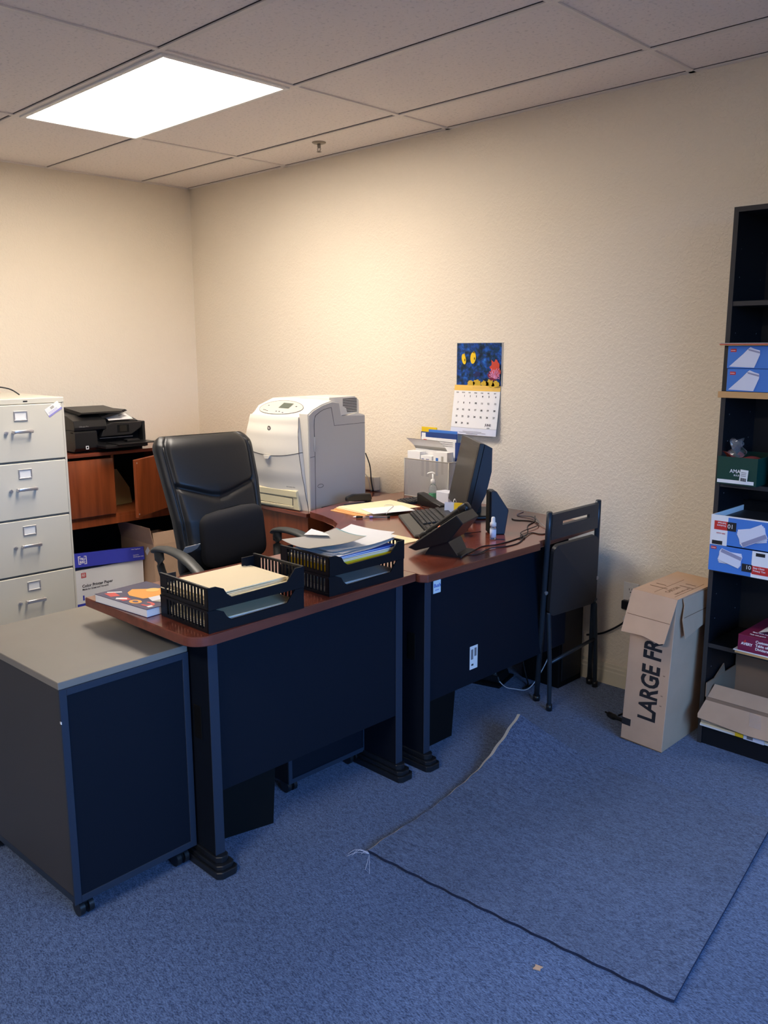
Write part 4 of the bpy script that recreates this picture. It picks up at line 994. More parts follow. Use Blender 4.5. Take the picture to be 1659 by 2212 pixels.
# stapler, pen, folders
t = thing('stapler', 'black stapler near the laser printer', 'stapler', (2.108, -.50, .7502), math.radians(80)); ST = rotz((2.112, -.585, .7505), math.radians(86))
MB(ST).box(0, .165, -.020, .020, 0, .010, M_black, .004).build('stapler_base', t)
MB(ST).box(.012, .10, -.0095, .0095, .022, .032, M_chrome, .001).build('magazine', t, 'metal staple magazine')
MB(ST).prism([(.005, .026), (.145, .014), (.160, .022), (.150, .050), (.05, .056), (.004, .046)], -.013, .013, M_black, .004, L=frame((0, 0, 0), (1, 0, 0), (0, 0, 1), (0, -1, 0))).build('stapler_arm', t)
w = MB(ST); w.box(.125, .155, -.012, .012, .01, .03, M_black, .003); w.build('hinge_block', t)
w = MB(rotz((2.372, -.722, .7560), math.atan2(.108, .112)))
w.cyl((0, 0, 0), (.11, 0, 0), .0048, M_plast, n=12); w.cyl((-.03, 0, 0), (.0, 0, 0), .0052, M_black, n=12); w.cyl((-.044, 0, 0), (-.03, 0, 0), .001, M_chrome, .0045, n=10); w.cyl((.03, 0, 0), (.045, 0, 0), .0052, M_lila, n=12); w.cyl((.11, 0, 0), (.122, 0, 0), .0052, M_black, n=12)
tag(w.build('pen'), 'clear and black ballpoint pen lying in front of the manila folders', 'pen')
w = MB()
for k, (dx, dy, a, m) in enumerate(((-.01, -.02, .10, M_cream2), (.005, -.012, .05, M_cream2), (-.006, 0, .12, M_cream2), (.0, .005, .04, M_cream), (.008, .012, .0, M_cream))):
    w.box(-.12, .12, -.155, .15, 0, .0022, m, L=rotz((2.268+dx, -.530+dy, .7505+k*.0030), a-.16))
tag(w.build('manila_folders'), 'fanned cream and orange manila folders beside the keyboard', 'folder')
w = MB(); w.box(-.07, .07, -.12, .09, 0, .0014, M_paper, L=rotz((2.375, -.545, .7505+.0160), -.35)); tag(w.build('note_sheet'), 'white sheet tucked over the manila folders near the keyboard', 'paper')
w = MB(); w.tube([(2.31, -.52, .772), (2.29, -.49, .770), (2.31, -.47, .770), (2.345, -.50, .771), (2.40, -.585, .771), (2.43, -.63, .763)], .0014, M_chrome, 6); tag(w.build('wire_loop'), 'thin pale wire loop lying on the manila folders', 'wire')

# cables on the corner desk
def cable(name, pts, r, m, label, z=None):
    tag(MB().tube([(x, y, zz) for x, y, zz in pts], r, m, 7, 6).build(name), label, 'cable')
zc = .7525
cable('phone_cable', [(3.115, -.935, zc), (3.144, -.931, zc), (3.110, -.806, zc), (3.131, -.731, zc), (3.127, -.620, zc), (3.10, -.494, zc), (3.007, -.357, zc), (2.970, -.253, zc), (2.90, -.150, zc)], .0022, M_cord, 'black cable winding from the phone stand past the spray bottle toward the wall')
cable('network_cable', [(3.115, -.950, zc), (3.175, -.925, zc), (3.155, -.806, zc+.002), (3.174, -.744, zc), (3.174, -.655, zc), (3.12, -.530, zc+.003), (3.103, -.461, zc), (3.148, -.454, zc), (3.165, -.36, zc)], .0022, M_cord, 'black cable nearest the desk edge, running from the phone to behind the folding chair')
cable('grey_cable', [(2.80, -.10, zc), (2.833, -.191, zc), (2.92, -.198, zc+.004), (3.013, -.281, zc+.006), (3.08, -.334, zc+.003), (3.17, -.40, zc)], .0024, mat('grey_cord', (150, 148, 146), .5), 'pale grey cable crossing the black cables near the folding chair')
cable('power_cable', [(2.86, -.27, zc), (2.892, -.289, zc), (2.961, -.262, zc), (3.04, -.325, zc+.004), (3.075, -.500, zc+.004), (3.140, -.566, zc+.002), (3.125, -.590, zc)], .0020, M_cord, 'thin black cable looping behind the wedge speaker')
cable('speaker_wire', [(2.907, -.663, zc-.001), (2.925, -.620, zc-.001), (2.93, -.58, zc-.001)], .0014, M_cord, 'short thin dark wire between phone and wedge speaker')
cable('white_cable', [(2.655, -.455, zc), (2.575, -.415, zc+.010), (2.520, -.36, zc+.012), (2.475, -.235, zc), (2.48, -.16, zc)], .0022, M_wcord, 'white cable curving behind the notes to the monitor')
cable('keyboard_cable', [(2.585, -.425, .768), (2.50, -.385, .764), (2.42, -.36, .757), (2.36, -.32, zc+.001), (2.345, -.25, zc)], .0020, M_cord, 'black cord leaving the far corner of the keyboard')

# calendar
t = thing('wall_calendar', 'June wall calendar with coral reef picture on the back wall', 'calendar', (2.442, -.004, 1.07))
w = MB()
cx0, cx1 = 2.306, 2.582
nb = 10
w.grid(lambda a, b: (lerp(2.309, cx1, a)+(.004*(1-b) if False else 0), -.004-.004*math.sin(a*PI), lerp(1.320, 1.522, b)), 8, 6, M_reef)
w.box(cx0-.0, cx1+.006, -.003, -.0005, 1.32, 1.524, M_paper2)
def cal(x, z, d=.0): return (x, -.0095-d, z)
def fp(poly, m, d=0):
    w.prism([(x, z) for x, z in poly], 0, .0006, m, L=frame((0, -.0088-d, 0), (1, 0, 0), (0, 0, 1), (0, -1, 0)))
def blob(cx, cz, rx, rz, rot=0, n=18, jag=0, seed=0):
    rn = random.Random(seed); o = []
    for i in range(n):
        a = 2*PI*i/n; r = 1+rn.uniform(-jag, jag); x = rx*r*math.cos(a); z = rz*r*math.sin(a)
        o.append((cx+x*math.cos(rot)-z*math.sin(rot), cz+x*math.sin(rot)+z*math.cos(rot)))
    return o
for fx_, fz, rx, rz, ro in ((2.357, 1.445, .013, .026, .25), (2.415, 1.452, .017, .029, -.12)):
    fp(blob(fx_, fz, rx, rz, ro), M_yellow, .0006); fp(blob(fx_+rx*.5, fz-.004, .0025, .007, 0, 8), M_ink, .0013)
    fp([(fx_-rx*.2, fz+rz*.9), (fx_+.004, fz+rz*1.12), (fx_+rx*.6, fz+rz*.6)], M_yellow, .0006)
fp(blob(2.552, 1.405, .028, .040, .3, 22, .28, 3), M_redc, .0002); fp(blob(2.535, 1.368, .032, .022, 0, 22, .2, 4), M_maroon, .0001)
fp(blob(2.44, 1.372, .02, .012, 0, 16, .3, 5), M_navyc, .0001)
for i in range(9):
    a = math.radians(25+i*18); x0_, z0_ = 2.556, 1.352
    L1 = .045+.012*((i*7) % 3)/2; cl = lambda P_: [(min(q[0], 2.576), q[1], q[2]) for q in P_]
    pts = [(x0_+.012*0, -.0100, z0_), (x0_-L1*.5*math.cos(a*.8), -.0102, z0_+L1*.5*math.sin(a)), (x0_-L1*math.cos(a), -.0102, z0_+L1*math.sin(a))]
    pts = cl(pts); w.tube(pts, [.0022, .0016, .0012], M_pink, 5, 2)
    for s_ in (-.35, .35): w.tube(cl([pts[1], (pts[1][0]-.02*math.cos(a+s_*1.6), -.0102, pts[1][2]+.02*math.sin(a+s_*1.6))]), .0010, M_pink, 5, 1)
for cx_, rx, sd in ((2.405, .022, 6), (2.44, .028, 7), (2.49, .024, 8), (2.52, .026, 9), (2.555, .022, 10)): fp(blob(cx_, 1.328, rx, .015+.006*(sd % 2), 0, 20, .22, sd), M_ycoral, .0008)
w.build('picture_page', t, 'coral reef picture with two yellow fish')
def lowp(a, b):   # a across, b down
    return (lerp(2.300, 2.580, a)-.008*b, -.0065-.022*b-.004*math.sin(a*PI)+(.006*(a > .9)*(a-.9)*10), lerp(1.319, 1.078, b))
w = MB(); w.grid(lambda a, b: lowp(a, b), 12, 10, M_paper); w.grid(lambda a, b: (lowp(a, b)[0], lowp(a, b)[1]+.0015, lowp(a, b)[2]), 12, 10, M_paper2)
w.grid(lambda a, b: (lowp(a, b*.11)[0], lowp(a, b*.11)[1]-.0006, lowp(a, b*.11)[2]), 12, 3, M_caly)
w.grid(lambda a, b: (lowp(a, .86+b*.004)[0], lowp(a, .86+b*.004)[1]-.0006, lowp(a, .86+b*.004)[2]), 12, 1, M_gink)
w.grid(lambda a, b: (lowp(a, .866+b*.134)[0], lowp(a, .866+b*.134)[1]-.0005, lowp(a, .866+b*.134)[2]), 12, 2, M_env)
def ctext(s_, a, b, size, m, bold=.01, al='CENTER'):
    p = Vector(lowp(a, b)); w.text(s_, size, m, frame((p.x, p.y-.0012, p.z), (1, 0, 0), (.033, .091, .995), (0, -1, .09)), bold, al)
for i, s_ in enumerate(('SUN', 'MON', 'TUE', 'WED', 'THU', 'FRI', 'SAT')): ctext(s_, .085+i*.138, .160, .0075, M_gink)
for d in range(1, 31):
    c = (d) % 7; r = (d)//7
    ctext(str(d), .115+c*.136, .235+r*.138, .0125, M_ink)
ctext('JUNE', .83, .80, .0155, M_gink, .02); ctext('2020', .84, .85, .008, M_gink, 0)
for b_, s_ in ((.93, .42), (.955, .6), (.975, .26)):
    w.grid(lambda a, b: (lowp(.5-s_/2+a*s_, b_+b*.008)[0], lowp(.5-s_/2+a*s_, b_+b*.008)[1]-.0014, lowp(.5, b_+b*.008)[2]), 6, 1, M_gink)
for k in range(3): w.grid(lambda a, b: (lowp(.42+a*.55, .035+k*.022+b*.004)[0], lowp(.42+a*.55, .05)[1]-.0012, lowp(.5, .035+k*.022+b*.004)[2]), 6, 1, M_tan)
w.build('month_page', t, 'June month grid')

# wall outlets
def outlet(x, z, label):
    t = thing('wall_outlet', label, 'outlet', (x+.035, 0, z)); w = MB(); w.box(x, x+.072, -.006, -.0003, z, z+.116, M_white, .002); w.build('cover_plate', t)
    w = MB()
    for zz in (z+.068, z+.018):
        w.cyl((x+.036, -.006, zz+.015), (x+.036, -.0085, zz+.015), .0165, M_white, n=20)
        for dx in (-.006, .006): w.box(x+.036+dx-.001, x+.036+dx+.001, -.0092, -.0085, zz+.014, zz+.023, M_ink)
        w.cyl((x+.036, -.0085, zz+.006), (x+.036, -.0091, zz+.006), .0025, M_ink, n=8)
    w.build('sockets', t); return t
outlet(3.278, .374, 'white wall outlet plate beside the tall cardboard box')
t = thing('power_plug', 'black plug in the lower socket of the wall outlet', 'plug', (3.32, -.02, .37))
w = MB(); w.box(3.284, 3.345, -.034, -.0095, .372, .412, M_black, .004); w.build('plug_body', t)
w = MB(); w.tube([(3.318, -.030, .374), (3.315, -.035, .335), (3.290, -.03, .303), (3.24, -.03, .265), (3.19, -.03, .236), (3.12, -.03, .213)], .0045, M_cord, 8); w.build('power_cord', t)
tag(MB(rotz((3.306, -.02, .335), 0) @ Matrix.Rotation(.5, 4, 'Y')).box(-.007, .007, -.012, .012, -.016, .02, M_white, .002).build('charger_plug'), 'tiny white charger plug hanging under the wall outlet', 'plug')
t = thing('surge_adapter', 'off-white wall adapter with cords behind the laser printer', 'adapter', (1.715, -.02, .71))
MB().box(1.655, 1.765, -.045, -.0005, .725, .80, M_base, .003).build('adapter_body', t)
w = MB(); w.tube([(1.70, -.05, .93), (1.735, -.05, .86), (1.75, -.055, .78), (1.76, -.05, .723)], .0035, M_cord, 7); w.tube([(1.66, -.05, .83), (1.72, -.055, .80), (1.745, -.06, .74), (1.745, -.05, .722)], .003, M_pgrey, 7); w.build('cords', t)

# ---------------------------------------------------------------- folding chair, folded against the desk end
BL, BR_, TLp, TR_ = Vector((3.100, -.388, .0)), Vector((3.162, -.060, .0)), Vector((3.247, -.557, .874)), Vector((3.252, -.205, .878))
def Q(s_, t_): return (BL.lerp(BR_, s_)).lerp(TLp.lerp(TR_, s_), t_)
NQ = ((BR_-BL).cross(TLp-BL)).normalized()
if NQ.x < 0: NQ = -NQ
t = thing('folding_chair', 'black metal folding chair folded flat and leaning on the desk end', 'chair', Q(.5, 0))
for s_ in (0, 1):
    w = MB(); w.tube([Q(s_, .012), Q(s_, .5), Q(s_, .995)], .0115, M_tube, 12, 3); w.build('leg', t)
    MB().tube([Q(s_, .0), Q(s_, .03)], .0150, M_foot, 12, 1).build('rubber_foot', t)
def slab(s0, s1, t0, t1, off, th, m, rad=.0, name='seat', slot=None, lab=None):
    w = MB(); o = []
    def P_(u, v, k): return Q(lerp(s0, s1, u), lerp(t0, t1, v))+NQ*(off+k)
    W_, H_ = .35*(s1-s0), .90*(t1-t0); ru, rv = rad/W_, rad/H_
    poly = []
    for cx_, cy_, a0 in ((1-ru, 1-rv, 0), (ru, 1-rv, 90), (ru, rv, 180), (1-ru, rv, 270)):
        for i in range(6): a = math.radians(a0+90*i/5); poly.append((cx_+ru*math.cos(a), cy_+rv*math.sin(a)))
    n = len(poly); vs = [P_(u, v, 0) for u, v in poly]+[P_(u, v, th) for u, v in poly]
    fs = [[i, (i+1) % n, n+(i+1) % n, n+i] for i in range(n)]
    if not slot: fs += [list(range(n))[::-1], list(range(n, 2*n))]
    else:
        # slotted panel: two strips + two ends are enough
        vs = []; fs = []
        a, b_, c, d = slot
        for (u0, u1, v0, v1) in ((0, 1, 0, c), (0, 1, d, 1), (0, a, c, d), (b_, 1, c, d)):
            o_ = len(vs); vs += [P_(u, v, k) for k in (0, th) for u, v in ((u0, v0), (u1, v0), (u1, v1), (u0, v1))]
            fs += [[o_+i for i in f] for f in ((0, 1, 2, 3), (4, 5, 6, 7), (0, 1, 5, 4), (1, 2, 6, 5), (2, 3, 7, 6), (3, 0, 4, 7))]
    w.add(vs, fs, m, False); return w.build(name, t, lab)
slab(.03, .97, .862, .985, -.004, .014, M_tube, 0, 'backrest', (.22, .80, .50, .66))
slab(.05, .95, .475, .835, .006, .018, M_cpanel, .035, 'seat', lab='dark seat panel')
# slim back legs and cross bars
e0 = Vector((3.200, -.44, .01)); e1 = Vector((3.200, -.078, .01))
for s_, e in ((.05, e0), (.95, e1)):
    j = Q(s_, .47)+NQ*.022; w = MB(); w.tube([j-Vector((0, 0, -.02)), j, (j+e)/2+NQ*.004, e], .0095, M_tube, 10, 4); w.build('leg', t)
    MB().tube([(e.x, e.y, 0), (e.x, e.y, .028)], .0130, M_foot, 10, 1, up=(1, 0, 0)).build('rubber_foot', t)
j0 = (Q(.05, .47)+NQ*.022).lerp(e0, .50); j1 = (Q(.95, .47)+NQ*.022).lerp(e1, .42)
MB().tube([j0, j1], .008, M_tube, 10, 1).build('cross_bar', t)
w = MB()
for s_ in (0, 1): w.cyl(Q(s_, .60)+NQ*.010, Q(s_, .60)+NQ*.016, .008, M_chrome, n=10)
w.build('rivets', t)

t = thing('computer_tower', 'black box shaped computer tower on the floor behind the folding chair', 'computer', (3.0, -.13, 0))
MB().box(2.90, 3.098, -.215, -.03, .0, .42, M_blackm, .004).build('tower_case', t)
MB().box(3.0982, 3.103, -.20, -.045, .03, .40, M_black, .002).build('front_panel', t)
t = thing('power_strip', 'flat black power unit on the carpet under the corner desk', 'power strip', (2.86, -.27, 0), .25)
PSM = rotz((2.80, -.335, 0), math.radians(15))
MB(PSM).box(-.10, .09, -.09, .085, .0, .012, M_blackm, .002).build('base_plate', t)
w = MB(PSM); w.prism([(-.07, .012), (.08, .012), (.07, .045), (-.05, .045)], -.06, .06, M_black, .004, L=frame((0, 0, 0), (1, 0, 0), (0, 0, 1), (0, -1, 0))); w.build('housing', t)
MB(PSM).box(-.085, -.075, -.085, -.045, .0125, .020, M_white).build('label_tab', t, 'white tab')
t = thing('usb_charger_cable', 'white USB cable and plug looping on the carpet below the folding chair', 'cable', (2.93, -.34, 0))
w = MB(); w.tube([(2.845, -.345, .050), (2.87, -.365, .030), (2.92, -.372, .006), (2.96, -.362, .004), (3.01, -.325, .006), (3.03, -.27, .06), (3.05, -.225, .15), (3.05, -.224, .22), (3.03, -.222, .26)], .0022, M_wcord, 7); w.build('cord', t)
MB(rotz((2.843, -.343, .050), .4)).box(-.006, .006, -.004, .004, -.002, .028, M_white, .001).build('plug', t)
tag(MB().tube([(2.95, -.225, .20), (2.92, -.24, .12), (2.95, -.26, .05), (2.98, -.28, .006), (2.99, -.33, .004), (3.0, -.22, .006)], .0035, M_cord, 7).build('cable'), 'black cord hanging down beside the computer tower to the carpet', 'cable')
t = thing('outlet_adapter', 'small white box with black cord at the left of the computer tower', 'adapter', (2.87, -.12, .18))
MB().box(2.845, 2.895, -.20, -.14, .21, .26, M_white, .002).box(2.84, 2.90, -.139, -.03, .205, .215, M_blackm).build('adapter_body', t)

# ---------------------------------------------------------------- tall cardboard box
th = math.radians(2.3); px_ = 3.723
t = thing('tall_cardboard_box', 'tall narrow brown cardboard box marked LARGE FR leaning by the bookcase', 'box', (3.64, -.30, 0))
K = Matrix.Translation((px_, -.474, 0)) @ Matrix.Rotation(th, 4, 'Y')     # local x -.171..0, y 0..352, z 0..605
w = MB(K); w.box(-.171, 0, 0, .352, 0, .600, M_kraft, .0015)
F = frame((0, -.0004, 0), (1, 0, 0), (0, 0, 1), (0, -1, 0))
# lettering reads upward
Tm = Matrix.Translation((0, 0, 0)) @ frame((-.040, -.0004, .105), (0, 0, 1), (-1, 0, 0), (0, -1, 0))
w.text('LARGE FR', .098, M_ink, Tm, .028, sx=.76, ext=.0004)
w.box(-.171, -.135, -.0009, 0, .060, .088, M_ink); w.box(-.1716, -.17, 0, .03, .060, .088, M_ink)
w.box(-.171, 0, -.0006, .0, .0, .003, M_kline)
for z_ in (.22, .30, .18): w.box(-.03+z_*.02, -.022+z_*.02, -.0006, 0, z_, z_+.004, M_kraft2)
w.build('box_body', t)
w = MB(K)
w.box(-.174, .003, -.004, .176, .6005, .6045, M_kraft); w.box(-.174, .003, .177, .355, .6005, .6045, M_kraft)
for k, (x0_, x1_) in enumerate(((-.155, -.085), (-.15, -.11), (-.075, -.02), (-.07, -.03))): w.box(x0_+.1*0, x1_, .09+k*.04, .096+k*.04, .6046, .605, M_kline)
R1 = frame((-.13, .04, .6046), (0, 1, 0), (-1, 0, 0), (0, 0, 1))
w.text('CARTON', .024, M_kline, frame((-.060, .05, .6046), (0, 1, 0), (-1, 0, 0), (0, 0, 1)), .01, ext=.0002); w.text('HANDLE WITH CARE', .012, M_kline, frame((-.030, .05, .6046), (0, 1, 0), (-1, 0, 0), (0, 0, 1)), .005, ext=.0002)
w.tube([(-.10, .02, .6046), (-.10, .26, .6046)], .0008, M_kline, 4, 1); w.tube([(-.02, .02, .6046), (-.02, .26, .6046)], .0008, M_kline, 4, 1)
w.build('top_flap', t)
w = MB(K @ Matrix.Translation((0, -.005, .603)) @ Matrix.Rotation(math.radians(-14), 4, 'X'))
w.prism([(-.176, 0), (.004, 0), (-.012, -.165), (-.03, -.172), (-.10, -.158), (-.186, -.163)], -.003, .0, M_kraft, L=frame((0, 0, 0), (1, 0, 0), (0, 0, 1), (0, -1, 0)))
w.box(-.176, -.006, -.0006, .0, -.092, -.090, M_kline)
w.build('front_flap', t, 'front flap hanging loose')
w = MB(K @ Matrix.Translation((.004, 0, .602)) @ Matrix.Rotation(math.radians(-6), 4, 'Y'))
w.prism([(.035, 0), (.30, -.002), (.29, -.12), (.05, -.155), (.03, -.08), (.045, -.03)], 0, .003, M_kraft, L=frame((0, 0, 0), (0, 1, 0), (0, 0, 1), (1, 0, 0)))
w.box(.003, .0036, .04, .29, -.075, -.073, M_kline)
w.build('side_flap', t, 'torn side flap')

# ---------------------------------------------------------------- bookcase
bx0, bx1, by0 = 3.775, 4.62, -.288
t = thing('bookcase', 'tall black bookcase with adjustable shelves at the right edge', 'bookcase', (4.2, -.15, 0))
for x in (bx0, bx1-.0165):
    w = MB(); w.box(x, x+.0165, by0+.001, -.006, 0, 1.972, M_bcase); w.box(x, x+.0165, by0, by0+.001, 0, 1.972, M_bcedge)
    if x == bx0:
        for z_ in [.30+.032*k for k in range(50)]:
            for y_ in (-.245, -.06): w.cyl((x+.0165, y_, z_), (x+.0169, y_, z_), .0022, M_gink if z_ % .096 < .04 else M_blackm, n=8, smooth=False)
    w.build('side_panel', t)
MB().box(bx0+.0165, bx1-.0165, -.012, -.006, 0, 1.955, M_bcase).build('back_panel', t)
w = MB(); w.box(bx0+.0165, bx1-.0165, by0+.001, -.012, 1.955, 1.972, M_bcase); w.box(bx0+.0165, bx1-.0165, by0, by0+.001, 1.955, 1.972, M_bcedge); w.build('top_panel', t)
w = MB(); w.box(bx0+.0165, bx1-.0165, by0+.006, -.012, 0, .088, M_bcase); w.build('plinth', t)
for z_ in (1.640, 1.001, .683, .388):
    w = MB(); w.box(bx0+.0168, bx1-.0168, by0+.003, -.013, z_, z_+.016, M_bcase); w.box(bx0+.0168, bx1-.0168, by0+.002, by0+.003, z_, z_+.016, M_bcedge); w.build('shelf', t)
w = MB(); w.box(bx0+.0168, bx1-.0168, -.286, -.013, 1.325, 1.341, M_bcase); w.box(bx0-.006, bx1-.0, -.304, -.289, 1.322, 1.344, M_tan, .001); w.build('shelf', t, 'shelf with tan wooden front edge')

def env_pic(w, x, z, s_, rot, y, flip=1):
    for k in range(3):
        c, sn = math.cos(rot+k*.14*flip), math.sin(rot+k*.14*flip)
        pts = [(-.5, -.28), (.5, -.28), (.5, .28), (-.5, .28)]
        pp = [(x+s_*(a*c-b_*sn), z+s_*(a*sn+b_*c)) for a, b_ in pts]
        w.prism(pp, 0, .0004, M_env, L=frame((0, y-.0005*(3-k), 0), (1, 0, 0), (0, 0, 1), (0, -1, 0)))
        w.tube([(p[0], y-.0005*(3-k)-.0004, p[1]) for p in (pp[0], pp[1])], .0004, M_gink, 4, 1)
    c, sn = math.cos(rot), math.sin(rot)
    pp = [(x+s_*(a*c-b_*sn), z+s_*(a*sn+b_*c)) for a, b_ in ((-.48, .10*flip), (.48, .10*flip), (.48, .26*flip), (-.48, .26*flip))]
    w.prism(pp if flip > 0 else pp[::-1], 0, .0003, M_pat, L=frame((0, y-.0020, 0), (1, 0, 0), (0, 0, 1), (0, -1, 0)))
for k, (z0_, z1_) in enumerate(((1.3455, 1.424), (1.4255, 1.503))):
    lab = ('blue envelope box resting on the tan edged shelf, under another', 'blue envelope box stacked on top of another above the tan edged shelf')[k]
    t = thing('envelope_box', lab, 'box', (3.91, -.17, z0_), 0, None); w = MB(); y_ = -.302; xx = 3.797-.003*k
    w.box(xx, xx+.24, y_, -.04, z0_, z1_, M_envblue, .0008)
    w.box(xx+.010, xx+.030, y_-.0006, y_, z1_-.021, z1_-.010, M_red); w.text('STAPLES', .0042, M_paper, onY(xx+.0112, y_-.0007, z1_-.0172), .02)
    for j, off in enumerate((.006, .003, 0)):
        pp = [(xx+.008+off, z0_+.006), (xx+.072, z1_-.012+off*.5), (xx+.078, z1_-.006+off*.3), (xx+.112-off, z1_-.016), (xx+.113-off, z0_+.048), (xx+.096-off, z0_+.003)]
        w.prism(pp, 0, .0004, (M_env, M_paper, M_env)[j], L=frame((0, y_-.0006*(j+.5), 0), (1, 0, 0), (0, 0, 1), (0, -1, 0)))
    w.prism([(xx+.070, z1_-.010), (xx+.112, z1_-.020), (xx+.112, z1_-.026), (xx+.074, z1_-.016)], 0, .0003, M_pat, L=frame((0, y_-.0022, 0), (1, 0, 0), (0, 0, 1), (0, -1, 0)))
    w.build('printed_carton', t)
w = MB()
for z_, m_, x_ in ((1.5045, M_tan, 3.770), (1.5075, M_red, 3.768), (1.5105, M_pgrey, 3.772)): w.prism([(x_, -.316), (4.05, -.316), (4.05, -.05), (3.794, -.05), (3.794, -.290), (x_, -.290)], z_, z_+.0026, m_)
tag(w.build('card_sheets'), 'thin stack of coloured card sheets on top of the blue envelope boxes', 'card')

# green flower bulb box
t = open_box('green_box', 'dark green open box with a barcode sticker on the middle shelf', 3.792, 3.934, -.318, -.10, 1.0175, .098, M_green, mi=M_green)
w = MB(); yf = -.3184
w.text('AMA', .018, M_paper, onY(3.838, yf, 1.060), .01); w.text('BULB', .0085, M_paper, onY(3.853, yf, 1.049), .0)
w.box(3.795, 3.925, yf-.0008, yf+.0005, 1.022, 1.034, M_paper); w.build('lettering', t, 'white lettering')
w = MB(frame((3.874, yf-.002, 1.028), (.99, 0, -.07), (.07, 0, .99), (0, -1, 0)))
w.box(0, .028, 0, .047, 0, .0012, M_tag); 
for k in range(9): w.box(.004+k*.0023, .005+k*.0023+(.0006 if k % 3 else 0), .006, .018, .0012, .0016, M_ink)
for k in range(3): w.box(.004, .022, .024+k*.006, .026+k*.006, .0012, .0016, M_gink)
w.build('barcode_sticker', t, 'white barcode sticker')
w = MB()
w.grid(lambda a, b: (3.800+a*.115, -.312+b*.12, 1.100+.025*math.sin(a*5+1)*math.cos(b*4)*(1-a)+.012*(1-a)), 16, 10, M_mesh_red); tag(w.build('red_netting'), 'crumpled red netting inside the dark green box', 'netting')
w = MB(); rn = random.Random(4)
w.grid(lambda a, b: (3.832+.028*math.cos(2*PI*a)*(1-.5*b)+.010*math.sin(9*a+7*b), -.26+.028*math.sin(2*PI*a)*(1-.4*b)+.006*math.cos(11*a), 1.118+.055*b+.006*math.sin(13*a)), 18, 8, M_plast, False)
tag(w.build('plastic_bag'), 'crumpled clear plastic bag poking out of the dark green box', 'bag')
t = thing('plastic_tub', 'round clear rimmed tub with small gold items right of the green box', 'tub', (4.03, -.20, 1.0175)); S_ = Matrix.Translation((4.03, -.20, 1.0175))
MB(S_).lathe([(.075, 0), (.085, .003), (.085, .095), (.083, .096), (.080, .005), (.0, .005)], M_green, 32).build('tub_body', t)
MB(S_ @ Matrix.Translation((0, 0, .098)) @ Matrix.Rotation(.12, 4, 'X')).lathe([(.075, .0), (.10, .008), (.102, .014), (.096, .012), (.07, .004), (0, .004)], M_plast, 32).build('clear_lid', t, 'clear plastic lid')
w = MB(S_); 
for k in range(5): w.lathe([(.012, .112), (.014, .118), (.008, .124)], M_ycoral, 10, L=Matrix.Translation((-.04+.02*k, -.05+.013*(k % 3), .004)))
w.build('gold_items', t, 'small gold items')

# envelope boxes on the shelf below
def ebox(z0_, z1_, lab, upper):
    t = thing('envelope_box', lab, 'box', (3.95, -.22, z0_)); w = MB(); xx, y_ = 3.7925, -.338
    if upper:
        T = .003
        w.box(xx, xx+.27, y_, y_+T, z0_, z1_, M_envblue); w.box(xx, xx+.27, -.06, -.06+T, z0_, z1_+.02, M_blackm); w.box(xx, xx+T, y_, -.06, z0_, z1_, M_paper); w.box(xx+.267, xx+.27, y_, -.06, z0_, z1_, M_paper); w.box(xx, xx+.27, y_, -.06, z0_, z0_+T, M_blackm)
        w.box(xx+T, xx+.267, y_+T, -.06, z1_-.022, z1_-.020, M_charcoal)
        w.box(xx, xx+.062, y_-.0006, y_, z0_, z1_-.0, M_paper); w.box(xx, xx+.27, y_-.0009, y_+.002, z1_-.004, z1_+.001, M_paper)
        w.box(xx+.013, xx+.060, y_-.0012, y_-.0005, z1_-.052, z1_-.020, M_red); w.box(xx+.060, xx+.092, y_-.0012, y_-.0005, z1_-.052, z1_-.020, M_ink)
        w.text('10', .022, M_paper, onY(xx+.083, y_-.0013, z1_-.028) @ Matrix.Rotation(PI, 4, 'Z'), 0, 'LEFT'); 
        w.text('Self-Seal', .009, M_paper, onY(xx+.055, y_-.0013, z1_-.024) @ Matrix.Rotation(PI, 4, 'Z'), .01); w.text('Envelopes', .008, M_paper, onY(xx+.055, y_-.0013, z1_-.034) @ Matrix.Rotation(PI, 4, 'Z'), .01)
        w.box(xx+.008, xx+.046, y_-.0010, y_-.0005, z0_+.002, z0_+.016, M_ink)
        w.text('500 count', .008, M_red, onY(xx+.055, y_-.0010, z1_-.062) @ Matrix.Rotation(PI, 4, 'Z'), 0)
        env_pic(w, xx+.150, z0_+.050, .095, math.radians(28), y_, -1)
    else:
        w.box(xx, xx+.27, y_, -.06, z0_, z1_, M_envblue, .0008)
        w.box(xx+.006, xx+.026, y_-.0006, y_, z1_-.015, z1_-.005, M_red); w.text('STAPLES', .0042, M_paper, onY(xx+.0075, y_-.0008, z1_-.0118), .02)
        w.box(xx+.155, xx+.27, y_-.0006, y_, z0_, z1_, M_paper); w.box(xx+.122, xx+.158, y_-.0012, y_-.0005, z0_+.016, z0_+.044, M_ink); w.box(xx+.158, xx+.24, y_-.0012, y_-.0005, z0_+.012, z0_+.042, M_red)
        w.text('10', .020, M_paper, onY(xx+.135, y_-.0013, z0_+.026), 0); w.text('Easy Close', .009, M_paper, onY(xx+.162, y_-.0013, z0_+.032), .01); w.text('Privacy Tint', .009, M_paper, onY(xx+.162, y_-.0013, z0_+.022), .01)
        w.box(xx+.168, xx+.20, y_-.0012, y_-.0005, z1_-.018, z1_-.006, M_ink)
        env_pic(w, xx+.078, z0_+.055, .080, math.radians(-16), y_, 1)
    w.build('printed_carton', t)
ebox(.6995, .795, 'blue and white envelope box below the open one, on the lower shelf', False)
ebox(.7965, .905, 'open envelope box printed upside down, stacked on the lower shelf', True)
